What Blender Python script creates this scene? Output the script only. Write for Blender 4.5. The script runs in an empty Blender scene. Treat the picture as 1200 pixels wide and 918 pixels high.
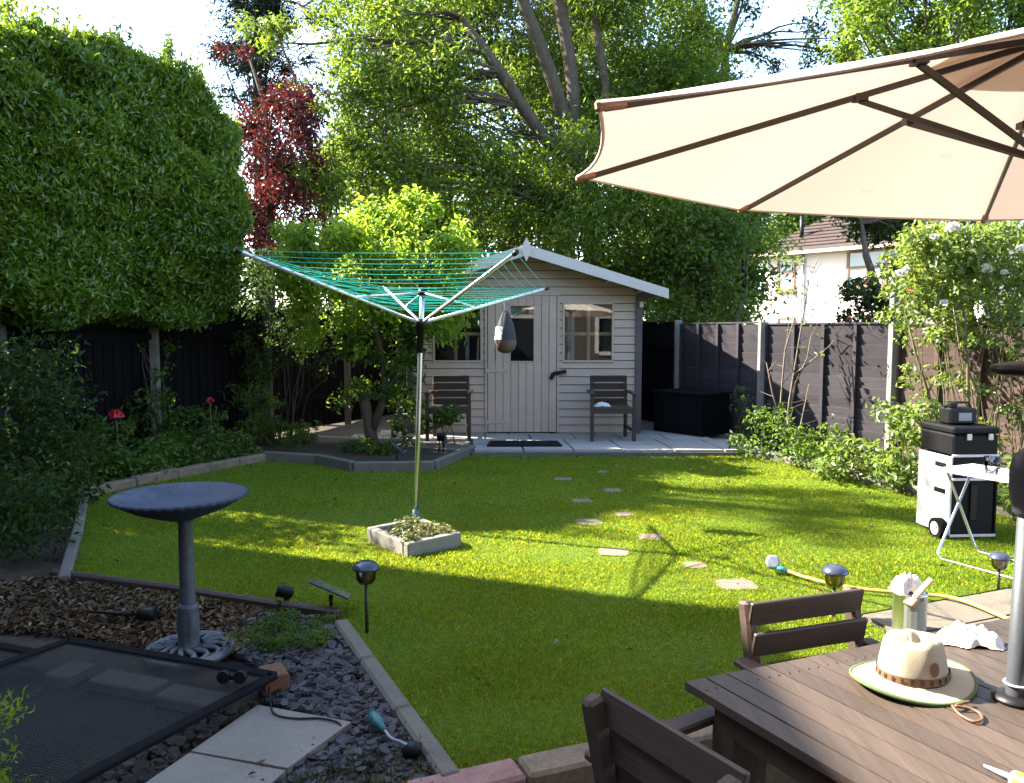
import bpy, bmesh, math, random
import numpy as np
from mathutils import Vector, Matrix
R = math.radians
rng = np.random.default_rng(7)
random.seed(7)
scene = bpy.context.scene
col = scene.collection

# ------------------------------------------------------------------ camera model
F = 920.0 / 1200.0
PITCH = math.atan(71 / 920.0)
CP, SP = math.cos(PITCH), math.sin(PITCH)
EYE = 1.5

def ray(u, v):
    return (u - 600) / 920.0, (459 - v) / 920.0

def G(u, v, z=0.0):
    "world point at height z seen at photo pixel (u, v)"
    x, y = ray(u, v)
    t = (z - EYE) / (y * CP - SP)
    return Vector((x * t, t * (CP + y * SP), z))

def D(u, v, d):
    "world point at distance Y = d seen at photo pixel (u, v)"
    x, y = ray(u, v)
    t = d / (CP + y * SP)
    return Vector((x * t, d, EYE + t * (y * CP - SP)))

cam = bpy.data.cameras.new('camera')
cam.sensor_width = 36; cam.lens = 36 * F
cam.clip_start = 0.05; cam.clip_end = 2000
co = bpy.data.objects.new('camera', cam); col.objects.link(co)
co.location = (0, 0, EYE); co.rotation_euler = (math.pi / 2 - PITCH, 0, 0)
scene.camera = co

# ------------------------------------------------------------------ world, sun
AZ = R(69); EL = R(39)          # sun stands to the left and somewhat behind the shed
SUN = Vector((-math.sin(AZ) * math.cos(EL), math.cos(AZ) * math.cos(EL), math.sin(EL)))
w = bpy.data.worlds.new('World'); scene.world = w; w.use_nodes = True
nt = w.node_tree; bg = nt.nodes['Background']
sky = nt.nodes.new('ShaderNodeTexSky'); sky.sky_type = 'NISHITA'; sky.sun_disc = False
sky.sun_elevation = EL; sky.sun_rotation = -AZ
sky.air_density = 1.0; sky.dust_density = 1.0; sky.ozone_density = 1.0
nt.links.new(sky.outputs[0], bg.inputs[0]); bg.inputs[1].default_value = 0.12
sl = bpy.data.lights.new('sun', 'SUN'); sl.energy = 5.0; sl.angle = R(0.5); sl.color = (1.0, 0.93, 0.80)
so = bpy.data.objects.new('sun', sl); col.objects.link(so)
so.rotation_euler = SUN.to_track_quat('Z', 'Y').to_euler(); so.location = SUN * 40
scene.view_settings.view_transform = 'Standard'
scene.view_settings.look = 'None'
scene.view_settings.exposure = 2.78
scene.view_settings.gamma = 1
scene.render.engine = 'CYCLES'
cy = scene.cycles
cy.max_bounces = 8; cy.transparent_max_bounces = 12; cy.use_denoising = True
cy.sample_clamp_indirect = 6

# ------------------------------------------------------------------ materials
class NT:
    def __init__(s, name):
        s.m = bpy.data.materials.new(name); s.m.use_nodes = True
        s.t = s.m.node_tree; s.n = s.t.nodes
        s.p = s.n['Principled BSDF']; s.out = s.n['Material Output']
    def new(s, k, **kw):
        n = s.n.new('ShaderNode' + k)
        for a, b in kw.items(): setattr(n, a, b)
        return n
    def link(s, a, b): s.t.links.new(a, b)
    def coords(s, scale=(1, 1, 1), rot=(0, 0, 0)):
        tc = s.new('TexCoord'); mp = s.new('Mapping')
        mp.inputs['Scale'].default_value = scale; mp.inputs['Rotation'].default_value = rot
        s.link(tc.outputs['Object'], mp.inputs[0]); return mp.outputs[0]
    def noise(s, vec, scale, detail=5, rough=.6):
        n = s.new('TexNoise'); n.inputs['Scale'].default_value = scale
        n.inputs['Detail'].default_value = detail; n.inputs['Roughness'].default_value = rough
        s.link(vec, n.inputs['Vector']); return n.outputs[0]
    def ramp(s, fac, stops):
        r = s.new('ValToRGB'); e = r.color_ramp.elements
        while len(e) < len(stops): e.new(.5)
        for i, (p, c) in enumerate(stops):
            e[i].position = p; e[i].color = (*c, 1)
        s.link(fac, r.inputs[0]); return r.outputs[0]
    def mix(s, f, a, b, mode='MIX'):
        m = s.new('Mix', data_type='RGBA', blend_type=mode)
        if isinstance(f, (int, float)): m.inputs[0].default_value = f
        else: s.link(f, m.inputs[0])
        for k, x in ((6, a), (7, b)):
            if isinstance(x, tuple): m.inputs[k].default_value = (*x, 1)
            else: s.link(x, m.inputs[k])
        return m.outputs[2]
    def bump(s, h, strength=.3, dist=.01):
        b = s.new('Bump'); b.inputs['Strength'].default_value = strength
        b.inputs['Distance'].default_value = dist
        s.link(h, b.inputs['Height']); s.link(b.outputs[0], s.p.inputs['Normal'])

def tint(c, k): return tuple(min(1, x * k) for x in c)

def rough_mat(name, c, var=.35, scale=8, rough=.8, bump=.3, fine=60, spec=.3, island=0, metal=0, stretch=(1, 1, 1), dirt=None):
    "generic weathered surface: large blotches, fine grain, optional difference from piece to piece"
    t = NT(name); v = t.coords(stretch)
    a = t.noise(v, scale, 6, .65); b = t.noise(v, fine, 3, .6)
    c1 = t.ramp(a, [(.3, tint(c, 1 - var)), (.7, tint(c, 1 + var * .7))])
    c2 = t.mix(.35, c1, t.ramp(b, [(.35, tint(c, 1 - var)), (.65, tint(c, 1 + var))]))
    if island:
        g = t.new('NewGeometry')
        c2 = t.mix(1.0, c2, t.ramp(g.outputs['Random Per Island'], [(0, (1 - island,) * 3), (1, (1, 1, 1))]), 'MULTIPLY')
    if dirt:
        d = t.noise(v, 2.3, 6, .7)
        c2 = t.mix(t.ramp(d, [(.52, (0, 0, 0)), (.68, (.8, .8, .8))]), c2, dirt)
    t.link(c2, t.p.inputs['Base Color'])
    t.p.inputs['Roughness'].default_value = rough
    t.p.inputs['Specular IOR Level'].default_value = spec
    t.p.inputs['Metallic'].default_value = metal
    if bump: t.bump(b, bump, .004)
    return t.m

def wood_mat(name, c, axis='X', var=.3, rough=.6, spec=.3, island=.25, grain=26):
    st = {'X': (.06, 1, 1), 'Y': (1, .06, 1), 'Z': (1, 1, .06)}[axis]
    return rough_mat(name, c, var, grain, rough, .35, 120, spec, island, 0, st)

def leaf_mat(name, dark, light, trans, tf=.4, rough=.42, spec=.45, extra=None):
    t = NT(name); g = t.new('NewGeometry')
    stops = [(0, dark), (.75, light)]
    if extra: stops += [(.93, light), (1, extra)]
    c = t.ramp(g.outputs['Random Per Island'], stops)
    v = t.coords(); n = t.noise(v, 1.7, 3, .6)
    c = t.mix(1.0, c, t.ramp(n, [(.35, (.72, .78, .72)), (.65, (1.15, 1.1, 1.0))]), 'MULTIPLY')
    t.link(c, t.p.inputs['Base Color'])
    t.p.inputs['Roughness'].default_value = rough; t.p.inputs['Specular IOR Level'].default_value = spec
    tr = t.new('BsdfTranslucent'); ms = t.new('MixShader')
    tc = t.mix(1.0, t.ramp(g.outputs['Random Per Island'], [(0, tint(trans, .7)), (1, trans)]),
               t.ramp(n, [(.35, (.8, .85, .8)), (.65, (1.1, 1.05, 1))]), 'MULTIPLY')
    t.link(tc, tr.inputs[0])
    ms.inputs[0].default_value = tf
    t.link(t.p.outputs[0], ms.inputs[1]); t.link(tr.outputs[0], ms.inputs[2]); t.link(ms.outputs[0], t.out.inputs[0])
    return t.m

def plain(name, c, rough=.5, metal=0, spec=.5, var=.12, bump=.1):
    return rough_mat(name, c, var, 14, rough, bump, 90, spec, 0, metal)

def glass_mat(name, tint_c=(.9, .95, .93), refl=.25):
    t = NT(name); t.n.remove(t.p)
    gl = t.new('BsdfGlossy'); gl.inputs['Roughness'].default_value = .02
    tr = t.new('BsdfTransparent'); tr.inputs[0].default_value = (*tint_c, 1)
    fr = t.new('Fresnel'); fr.inputs[0].default_value = 1.5
    ad = t.new('Math', operation='ADD'); ad.inputs[1].default_value = refl; ad.use_clamp = True
    t.link(fr.outputs[0], ad.inputs[0])
    ms = t.new('MixShader'); t.link(ad.outputs[0], ms.inputs[0])
    t.link(tr.outputs[0], ms.inputs[1]); t.link(gl.outputs[0], ms.inputs[2]); t.link(ms.outputs[0], t.out.inputs[0])
    return t.m

M = {}
M['shed'] = rough_mat('shed_paint', (.46, .352, .275), .10, 5, .65, .25, 70, .3, .07, stretch=(.3, 1, 1))
M['shed_trim'] = rough_mat('trim_paint', (.52, .475, .43), .08, 5, .6, .2, 70, .3)
M['shed_post'] = rough_mat('post_paint', (.10, .085, .085), .2, 8, .7, .3)
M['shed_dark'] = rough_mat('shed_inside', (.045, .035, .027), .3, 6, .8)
M['pine'] = wood_mat('bare_pine', (.50, .36, .20), 'Z')
M['felt'] = rough_mat('roof_felt', (.11, .11, .11), .3, 8, .9, .5, 200)
M['chair'] = wood_mat('chair_brown', (.058, .039, .029), 'X', .25, .55, .35, .2)
M['table'] = wood_mat('table_brown', (.070, .050, .038), 'Y', .28, .5, .4, .35)
M['table_leg'] = wood_mat('table_leg_brown', (.07, .045, .033), 'Z', .25, .6, .3, .2)
M['fence_black'] = wood_mat('fence_black', (.0065, .006, .0075), 'Z', .4, .85, .08, .35)
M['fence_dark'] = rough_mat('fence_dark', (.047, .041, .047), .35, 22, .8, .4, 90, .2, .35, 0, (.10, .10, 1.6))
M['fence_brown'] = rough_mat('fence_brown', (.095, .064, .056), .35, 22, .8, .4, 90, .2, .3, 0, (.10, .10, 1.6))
M['concrete'] = rough_mat('concrete', (.135, .120, .098), .25, 6, .9, .5, 90, .2, .15, dirt=(.14, .14, .10))
M['post_conc'] = rough_mat('concrete_post', (.19, .185, .165), .25, 5, .9, .5, 80, .2, 0, dirt=(.12, .12, .09))
M['post_wood'] = wood_mat('grey_post', (.12, .12, .10), 'Z', .3, .8)
M['slab'] = rough_mat('paving_slab', (.31, .30, .275), .18, 3, .85, .35, 90, .25, .18, dirt=(.20, .20, .18))
M['slab_buff'] = rough_mat('buff_slab', (.20, .183, .153), .2, 5, .9, .5, 70, .2, .15, dirt=(.16, .15, .11))
M['stone'] = rough_mat('stepping_stone', (.165, .125, .095), .25, 9, .9, .5, 60, .2, 0, dirt=(.20, .17, .11))
M['brick_red'] = rough_mat('pink_block', (.30, .17, .145), .3, 14, .9, .6, 70, .2, .25, dirt=(.16, .13, .09))
M['block_buff'] = rough_mat('buff_block', (.20, .155, .105), .35, 14, .95, .8, 60, .2, .25, dirt=(.12, .09, .05))
M['orange_brick'] = rough_mat('orange_brick', (.155, .075, .042), .3, 20, .9, .6)
M['soil'] = rough_mat('soil', (.055, .042, .030), .5, 6, .95, 1.0, 40, .1)
M['steel'] = plain('galvanised_steel', (.55, .56, .55), .32, 1.0, .5, .15)
M['alu'] = plain('white_alloy', (.72, .73, .74), .3, .6)
M['plastic_black'] = plain('black_plastic', (.007, .007, .008), .45, 0, .25)
M['plastic_green'] = plain('green_plastic', (.03, .10, .08), .45)
M['line'] = plain('teal_line', (.0, .42, .30), .5)
M['rubber'] = rough_mat('black_rubber', (.005, .005, .006), .3, 30, .9, .8, 200, .15)
M['canvas'] = None
M['parasol_metal'] = plain('parasol_grey', (.040, .045, .052), .5, 0, .35)
M['rib'] = plain('rib_brown', (.026, .017, .014), .45)
M['clip'] = plain('clip_tan', (.33, .17, .10), .6)
M['white_plastic'] = plain('white_plastic', (.50, .485, .48), .45)
M['white_cloth'] = rough_mat('white_cloth', (.56, .55, .53), .06, 30, .95, .6, 300, .1)
M['lead'] = rough_mat('lead_grey', (.072, .082, .095), .35, 9, .55, .4, 60, .5, 0, .25, dirt=(.22, .22, .20))
M['lead_blue'] = rough_mat('basin_blue', (.034, .047, .075), .35, 10, .6, .5, 60, .25, 0, .2, dirt=(.10, .12, .15))
M['bark'] = rough_mat('bark', (.078, .063, .047), .4, 10, .95, 1.0, 40, .1, stretch=(1, 1, .3))
M['bark_dark'] = rough_mat('bark_dark', (.085, .065, .045), .4, 12, .95, 1.0, 50, .1, stretch=(1, 1, .3))
M['twig'] = rough_mat('twig', (.16, .125, .09), .3, 10, .9, .3)
M['cane'] = rough_mat('rose_cane', (.10, .085, .035), .35, 8, .8, .3)
M['slate'] = rough_mat('slate', (.044, .041, .047), .3, 12, .6, .4, 60, .4, .6)
M['litter'] = leaf_mat('dead_leaf', (.045, .027, .015), (.14, .092, .052), (.15, .08, .035), .12, .7, .2, (.30, .25, .18))
M['render_white'] = rough_mat('white_render', (.80, .70, .62), .06, 2, .9, .2)
M['tiles'] = rough_mat('roof_tiles', (.07, .05, .046), .35, 4, .9, .7, 30, .2, .4)
M['frame_brown'] = plain('brown_window_frame', (.24, .13, .07), .6)
M['cream'] = plain('cream_fascia', (.62, .50, .33), .6)
M['brick_wall'] = None
M['glass'] = glass_mat('window_glass', (.92, .95, .94), .05)
M['glass_clear'] = glass_mat('clear_glass', (.97, .98, .98), .0)
M['mesh_wire'] = plain('mesh_wire', (.018, .018, .020), .4, 0, .5)
M['water'] = plain('pond_water', (.030, .033, .027), .06, 0, .6, .2, 0)
M['skin_brown'] = plain('leather_brown', (.13, .062, .03), .6)
M['hat'] = rough_mat('hat_canvas', (.36, .315, .235), .08, 16, .95, .4, 400, .1)
M['hat_green'] = rough_mat('hat_trim', (.09, .13, .055), .15, 20, .9, .4, 300, .1)
M['hose'] = plain('yellow_hose', (.45, .30, .06), .45)
M['grey_plastic'] = plain('grey_plastic', (.22, .24, .27), .35)
M['cart_black'] = plain('cart_black', (.0065, .006, .007), .55, 0, .15)
M['solar_blue'] = plain('solar_cap', (.05, .06, .09), .25, .3)
M['red'] = leaf_mat('red_petal', (.45, .015, .02), (.62, .03, .04), (.6, .03, .04), .3)
M['petal'] = leaf_mat('white_petal', (.75, .72, .66), (.85, .83, .78), (.7, .68, .6), .3)
M['ball'] = plain('bag_brown', (.075, .045, .04), .6)
M['yellow'] = plain('yellow_plastic', (.75, .58, .03), .4)

t = NT('parasol_canvas'); v = t.coords()
n = t.noise(v, 220, 2); n2 = t.noise(v, 1.2, 5)
t.link(t.ramp(n2, [(.3, (.66, .565, .49)), (.7, (.71, .61, .53))]), t.p.inputs['Base Color'])
sp_ = t.noise(v, 9, 2, .3); 
t.link(t.mix(t.ramp(sp_, [(.735, (0, 0, 0)), (.76, (.55, .55, .55))]), t.p.inputs['Base Color'].links[0].from_socket, (.25, .18, .13)), t.p.inputs['Base Color'])
t.p.inputs['Roughness'].default_value = .9; t.p.inputs['Specular IOR Level'].default_value = .1
t.bump(n, .3, .002)
tr = t.new('BsdfTranslucent'); tr.inputs[0].default_value = (.66, .475, .38, 1)
ms = t.new('MixShader'); ms.inputs[0].default_value = .20
t.link(t.p.outputs[0], ms.inputs[1]); t.link(tr.outputs[0], ms.inputs[2]); t.link(ms.outputs[0], t.out.inputs[0])
M['canvas'] = t.m

t = NT('brick_wall'); v = t.coords((1, 1, 1), (R(90), 0, 0))
b = t.new('TexBrick'); b.inputs['Scale'].default_value = 4.4
b.inputs['Color1'].default_value = (.07, .05, .043, 1); b.inputs['Color2'].default_value = (.05, .038, .034, 1)
b.inputs['Mortar'].default_value = (.09, .085, .08, 1); b.inputs['Mortar Size'].default_value = .02
b.inputs['Row Height'].default_value = .33; b.inputs['Brick Width'].default_value = .98
t.link(v, b.inputs[0]); t.link(b.outputs[0], t.p.inputs['Base Color']); t.p.inputs['Roughness'].default_value = .9
M['brick_wall'] = t.m

t = NT('lawn_turf'); v = t.coords()
a = t.noise(v, .8, 5, .65); b = t.noise(v, 9, 5, .7); c = t.noise(v, 160, 2, .7)
c1 = t.ramp(a, [(.3, (.055, .110, .010)), (.55, (.085, .145, .012)), (.75, (.13, .165, .02))])
c2 = t.mix(t.ramp(b, [(.55, (0, 0, 0)), (.8, (.55, .55, .55))]), c1, (.13, .115, .04))
c3 = t.mix(.5, c2, t.ramp(c, [(.3, (.04, .075, .006)), (.7, (.14, .21, .02))]))
t.link(c3, t.p.inputs['Base Color']); t.p.inputs['Roughness'].default_value = .9; t.p.inputs['Specular IOR Level'].default_value = .15
t.bump(c, .8, .02); M['turf'] = t.m

t = NT('grass_blade'); g = t.new('NewGeometry'); v = t.coords()
a = t.noise(v, .9, 5, .65); b = t.noise(v, 7, 4, .7)
c1 = t.ramp(g.outputs['Random Per Island'], [(0, (.075, .160, .016)), (.6, (.130, .235, .020)), (.93, (.195, .280, .028)), (1, (.34, .29, .08))])
c1 = t.mix(t.ramp(a, [(.5, (0, 0, 0)), (.72, (.65, .65, .65))]), c1, (.185, .245, .018))
c1 = t.mix(t.ramp(b, [(.52, (0, 0, 0)), (.78, (.5, .5, .5))]), c1, (.20, .17, .06))
t.link(c1, t.p.inputs['Base Color']); t.p.inputs['Roughness'].default_value = .55; t.p.inputs['Specular IOR Level'].default_value = .14
tr = t.new('BsdfTranslucent'); t.link(t.mix(1.0, c1, (3.0, 2.0, .6), 'MULTIPLY'), tr.inputs[0])
ms = t.new('MixShader'); ms.inputs[0].default_value = .4
t.link(t.p.outputs[0], ms.inputs[1]); t.link(tr.outputs[0], ms.inputs[2]); t.link(ms.outputs[0], t.out.inputs[0])
M['blade'] = t.m

L = {}
L['hedge'] = leaf_mat('hedge_leaf', (.040, .088, .007), (.118, .205, .018), (.36, .50, .035), .38, .32, .6)
L['ash'] = leaf_mat('ash_leaf', (.036, .076, .008), (.082, .145, .014), (.29, .42, .03), .44, .5, .35, (.16, .17, .03))
L['mid'] = leaf_mat('mid_leaf', (.024, .058, .006), (.060, .115, .012), (.20, .32, .025), .4, .5, .4)
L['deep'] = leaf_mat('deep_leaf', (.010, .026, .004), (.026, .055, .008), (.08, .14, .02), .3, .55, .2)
L['lime'] = leaf_mat('lime_leaf', (.085, .135, .008), (.175, .225, .014), (.44, .66, .05), .50, .45, .4)
L['copper'] = leaf_mat('copper_leaf', (.030, .006, .008), (.070, .011, .011), (.19, .024, .016), .28, .45, .4, (.20, .05, .015))
L['conifer'] = leaf_mat('conifer_needle', (.012, .024, .016), (.028, .046, .030), (.03, .05, .03), .12, .7, .2)
L['yew'] = leaf_mat('yew_needle', (.018, .026, .012), (.042, .050, .022), (.06, .07, .03), .2, .7, .2, (.12, .085, .05))
L['rose'] = leaf_mat('rose_leaf', (.055, .095, .020), (.125, .185, .040), (.32, .42, .06), .4, .4, .5, (.25, .22, .03))
L['sedum'] = leaf_mat('sedum', (.10, .09, .03), (.16, .20, .05), (.2, .2, .05), .2, .5, .4, (.22, .05, .05))

# ------------------------------------------------------------------ mesh helpers
class MB:
    def __init__(s): s.v = []; s.f = []; s.sm = []
    def add(s, vs, fs, smooth=False):
        o = len(s.v); s.v += [Vector(p) for p in vs]
        for f in fs: s.f.append([i + o for i in f]); s.sm.append(smooth)
        return s
    def box(s, c, size, rot=None, bev=0):
        hx, hy, hz = (x / 2 for x in size)
        if bev:
            bm = bmesh.new(); bmesh.ops.create_cube(bm, size=1)
            for q in bm.verts: q.co = Vector((q.co.x * size[0], q.co.y * size[1], q.co.z * size[2]))
            bmesh.ops.bevel(bm, geom=bm.edges[:], offset=bev, segments=1, affect='EDGES')
            bm.verts.ensure_lookup_table()
            vs = [q.co.copy() for q in bm.verts]; fs = [[q.index for q in f.verts] for f in bm.faces]; bm.free()
        else:
            vs = [Vector((x, y, z)) for x in (-hx, hx) for y in (-hy, hy) for z in (-hz, hz)]
            fs = [(0, 1, 3, 2), (4, 6, 7, 5), (0, 4, 5, 1), (2, 3, 7, 6), (0, 2, 6, 4), (1, 5, 7, 3)]
        m = rot if rot is not None else Matrix.Identity(3)
        if isinstance(m, (int, float)): m = Matrix.Rotation(m, 3, 'Z')
        return s.add([m @ p + Vector(c) for p in vs], fs)
    def bar(s, a, b, wx, wz, up=(0, 0, 1), bev=0):
        "rectangular bar from a to b"
        a, b = Vector(a), Vector(b); d = b - a; ln = d.length; y = d.normalized()
        x = y.cross(Vector(up))
        if x.length < 1e-4: x = y.cross(Vector((1, 0, 0)))
        x.normalize(); z = x.cross(y)
        m = Matrix((x, y, z)).transposed()
        return s.box((a + b) / 2, (wx, ln, wz), m, bev)
    def tube(s, pts, rad, n=8, caps=True):
        pts = [Vector(p) for p in pts]
        if isinstance(rad, (int, float)): rad = [rad] * len(pts)
        rings = []; prev = None
        for i, p in enumerate(pts):
            d = (pts[min(i + 1, len(pts) - 1)] - pts[max(i - 1, 0)]).normalized()
            if prev is None:
                x = d.orthogonal().normalized()
            else:
                x = prev - d * prev.dot(d)
                x = x.normalized() if x.length > 1e-5 else d.orthogonal().normalized()
            prev = x; y = d.cross(x)
            rings.append([p + (x * math.cos(k * 2 * math.pi / n) + y * math.sin(k * 2 * math.pi / n)) * rad[i] for k in range(n)])
        vs = [q for r in rings for q in r]; fs = []
        for i in range(len(pts) - 1):
            for k in range(n):
                k2 = (k + 1) % n
                fs.append((i * n + k, i * n + k2, (i + 1) * n + k2, (i + 1) * n + k))
        s.add(vs, fs, True)
        if caps:
            o = len(s.v) - len(vs)
            s.f.append([o + k for k in range(n)][::-1]); s.sm.append(False)
            s.f.append([o + (len(pts) - 1) * n + k for k in range(n)]); s.sm.append(False)
        return s
    def lathe(s, prof, c=(0, 0, 0), n=32, wave=None, cap=True):
        c = Vector(c); vs = []; fs = []
        for j, (r, z) in enumerate(prof):
            for k in range(n):
                a = k * 2 * math.pi / n
                rr = r * (1 + (wave(a, j) if wave else 0))
                vs.append(c + Vector((rr * math.cos(a), rr * math.sin(a), z)))
        for j in range(len(prof) - 1):
            for k in range(n):
                k2 = (k + 1) % n
                fs.append((j * n + k, j * n + k2, (j + 1) * n + k2, (j + 1) * n + k))
        s.add(vs, fs, True)
        return s
    def prism(s, poly, z0, z1):
        n = len(poly); vs = [(p[0], p[1], z0) for p in poly] + [(p[0], p[1], z1) for p in poly]
        fs = [list(range(n))[::-1], list(range(n, 2 * n))] + [(i, (i + 1) % n, n + (i + 1) % n, n + i) for i in range(n)]
        return s.add(vs, fs)
    def build(s, name, mat, parent=None, world=True, smooth=None):
        me = bpy.data.meshes.new(name)
        off = parent_loc(parent) if (parent and world) else Vector()
        me.from_pydata([p - off for p in s.v], [], s.f)
        me.polygons.foreach_set('use_smooth', s.sm if smooth is None else [smooth] * len(s.f))
        me.validate(); me.update()
        return put(name, me, mat, parent)

def smooth(pts, n=6):
    "Catmull-Rom through the points, for cables and hoses"
    P = [Vector(p) for p in pts]; P = [P[0] * 2 - P[1]] + P + [P[-1] * 2 - P[-2]]; out = []
    for i in range(1, len(P) - 2):
        a, b, c, d = P[i - 1:i + 3]
        for k in range(n):
            t_ = k / n
            out.append(.5 * (2 * b + (c - a) * t_ + (2 * a - 5 * b + 4 * c - d) * t_ ** 2 + (3 * b - a - 3 * c + d) * t_ ** 3))
    return out + [P[-2]]

def parent_loc(p):
    q = Vector()
    while p is not None: q = q + Vector(p.location); p = p.parent
    return q

def put(name, me, mat, parent):
    bm = bmesh.new(); bm.from_mesh(me)
    if len(bm.faces) < 60000: bmesh.ops.recalc_face_normals(bm, faces=bm.faces[:]); bm.to_mesh(me)
    bm.free()
    if mat is not None: me.materials.append(mat)
    o = bpy.data.objects.new(name, me); col.objects.link(o)
    if parent: o.parent = parent
    return o

def tag(o, label=None, cat=None, group=None, kind=None):
    if label: o['label'] = label
    if cat: o['category'] = cat
    if group: o['group'] = group
    if kind: o['kind'] = kind
    return o

def thing(name, label, cat, loc=(0, 0, 0), rz=0, group=None):
    o = bpy.data.objects.new(name, None); col.objects.link(o)
    o.empty_display_size = .1; o.location = loc; o.rotation_euler = (0, 0, rz)
    return tag(o, label, cat, group)

def copy_tree(o, parent=None):
    c = o.copy(); col.objects.link(c); c.parent = parent
    for ch in list(o.children): copy_tree(ch, c)
    return c

def struct(name, mb, mat):
    return tag(mb.build(name, mat), kind='structure')

# ------------------------------------------------------------------ leaves
def unit(a): return a / np.maximum(np.linalg.norm(a, axis=-1, keepdims=True), 1e-9)

def leaf_geo(C, A, N, ln, wd, fold=.18):
    "arrays: centres, long axis, rough normal, length, width -> vertices (4 per leaf)"
    A = unit(A); S = unit(np.cross(A, N)); N = np.cross(S, A)
    ln = np.broadcast_to(np.asarray(ln, float), (len(C),))[:, None]; wd = np.broadcast_to(np.asarray(wd, float), (len(C),))[:, None]
    b = C - A * ln * .5; tp = C + A * ln * .5 - N * ln * .10
    m = C - A * ln * .06 + N * ln * .05
    l = m + S * wd * .5 + N * wd * fold; r = m - S * wd * .5 + N * wd * fold
    return np.stack([b, l, tp, r], 1).reshape(-1, 3)

def leaves_obj(name, V, mat, parent=None):
    n = len(V) // 4
    off = np.array(parent_loc(parent)) if parent else np.zeros(3)
    me = bpy.data.meshes.new(name)
    me.vertices.add(n * 4); me.vertices.foreach_set('co', (V - off).astype(np.float32).ravel())
    base = np.arange(n)[:, None] * 4
    loops = np.concatenate([base + np.array([0, 1, 2]), base + np.array([0, 2, 3])], 1).reshape(-1)
    me.loops.add(n * 6); me.loops.foreach_set('vertex_index', loops.astype(np.int32))
    me.polygons.add(n * 2); me.polygons.foreach_set('loop_start', (np.arange(n * 2) * 3).astype(np.int32))
    me.update(calc_edges=True); me.validate()
    me.materials.append(mat)
    o = bpy.data.objects.new(name, me); col.objects.link(o)
    if parent: o.parent = parent
    return o

def vnoise(P, f, seed=0):
    r = np.random.default_rng(seed); s = 0
    for k in range(5):
        d = r.normal(size=3); d /= np.linalg.norm(d)
        s = s + np.sin(P @ d * f * (.7 + .25 * k) + r.uniform(0, 6.28))
    return s / 5 ** .5

def rnd_dir(n): return unit(rng.normal(size=(n, 3)))

def clump_leaves(clumps, per, ln, wd, up=.5, out=.5, flat=.75, jit=.3, droop=0.0, shell=.45, loose=0.0):
    "leaf spray: clumps = [(centre, radius)] ; leaves face up/out and vary in size"
    Vs = []
    for c, r in clumps:
        n = max(4, int(per * (r ** 2)))
        d = rnd_dir(n); rad = r * (shell + (1 - shell) * rng.random((n, 1))) * (1 + jit * rng.normal(size=(n, 1)) * .5)
        P = np.array(c) + d * rad * np.array([1, 1, flat])
        if loose: P = P + rng.normal(size=(n, 3)) * r * loose
        N = unit(d * out + np.array([0, 0, up]) + rng.normal(size=(n, 3)) * .55)
        A = unit(np.cross(N, rnd_dir(n)) + d * .5 + np.array([0, 0, -droop]))
        s = rng.uniform(.65, 1.25, n)
        Vs.append(leaf_geo(P, A, N, ln * s, wd * s))
    return np.concatenate(Vs)

def crown_clumps(c, rad, k, r0, r1, seed=0, bias=.6, floor=None):
    r = np.random.default_rng(seed); out = []
    while len(out) < k:
        d = r.normal(size=3); d /= np.linalg.norm(d)
        q = bias + (1 - bias) * r.random() if r.random() < .75 else r.random()
        p = np.array(c) + d * q * np.array(rad)
        if floor is not None and p[2] < floor: continue
        out.append((p, r.uniform(r0, r1)))
    return out

def limb(mb, a, b, r0, r1, sag=.1, n=6, seg=5, wob=.04):
    a, b = Vector(a), Vector(b); ln = (b - a).length; pts = []
    for i in range(seg + 1):
        k = i / seg; p = a.lerp(b, k)
        p.z += sag * ln * math.sin(math.pi * k) 
        if 0 < i < seg: p += Vector(rng.normal(size=3) * wob * ln * .5)
        pts.append(p)
    mb.tube(pts, [r0 + (r1 - r0) * (i / seg) for i in range(seg + 1)], n)
    return pts

def twigs(mb, clumps, per, ln, r=.006, n=3):
    for c, rr in clumps:
        for _ in range(per):
            d = rnd_dir(1)[0]; a = Vector(c) + Vector(d) * rr * .15
            b = a + Vector(rnd_dir(1)[0]) * ln * rng.uniform(.5, 1.2)
            m = (a + b) / 2 + Vector(rnd_dir(1)[0]) * ln * .12
            mb.tube([a, m, b], [r, r * .8, r * .4], n, False)

def tree(name, label, base, stems, clumps, mat, per, ln, wd, bark='bark', limbs=10, r_l=.05, cat='tree', group=None, twig=0, twl=.6, **kw):
    "stems: [(points, radii)]; limbs run from the stems out to clumps; foliage is a cloud of single leaves"
    t = thing(name, label, cat, base, 0, group)
    mb = MB()
    for pts, rad in stems: mb.tube(pts, rad, 9)
    allp = [Vector(p) for pts, _ in stems for p in pts[len(pts) // 3:]]
    for c, r in clumps[:limbs]:
        c = Vector(c); low = [p for p in allp if p.z < c.z + .3] or allp
        a = min(low, key=lambda p: (p - c).length)
        limb(mb, a, c, r_l, r_l * .25, .06)
    if twig: twigs(mb, clumps, twig, twl)
    mb.build('trunk', M[bark], t)
    leaves_obj('crown', clump_leaves(clumps, per, ln, wd, **kw), L[mat], t)
    return t

def shrub(name, label, base, clumps, mat, per, ln, wd, stems=5, group=None, cat='shrub', bark='bark_dark', sr=.008, **kw):
    t = thing(name, label, cat, base, 0, group)
    mb = MB()
    for k in range(stems):
        c, r = clumps[int(rng.integers(len(clumps)))]
        limb(mb, Vector(base) + Vector((rng.normal() * .06, rng.normal() * .06, 0)), c, sr, sr * .4, .08, 5)
    if stems: mb.build('stem', M[bark], t)
    leaves_obj('foliage', clump_leaves(clumps, per, ln, wd, **kw), L[mat], t)
    return t

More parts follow.
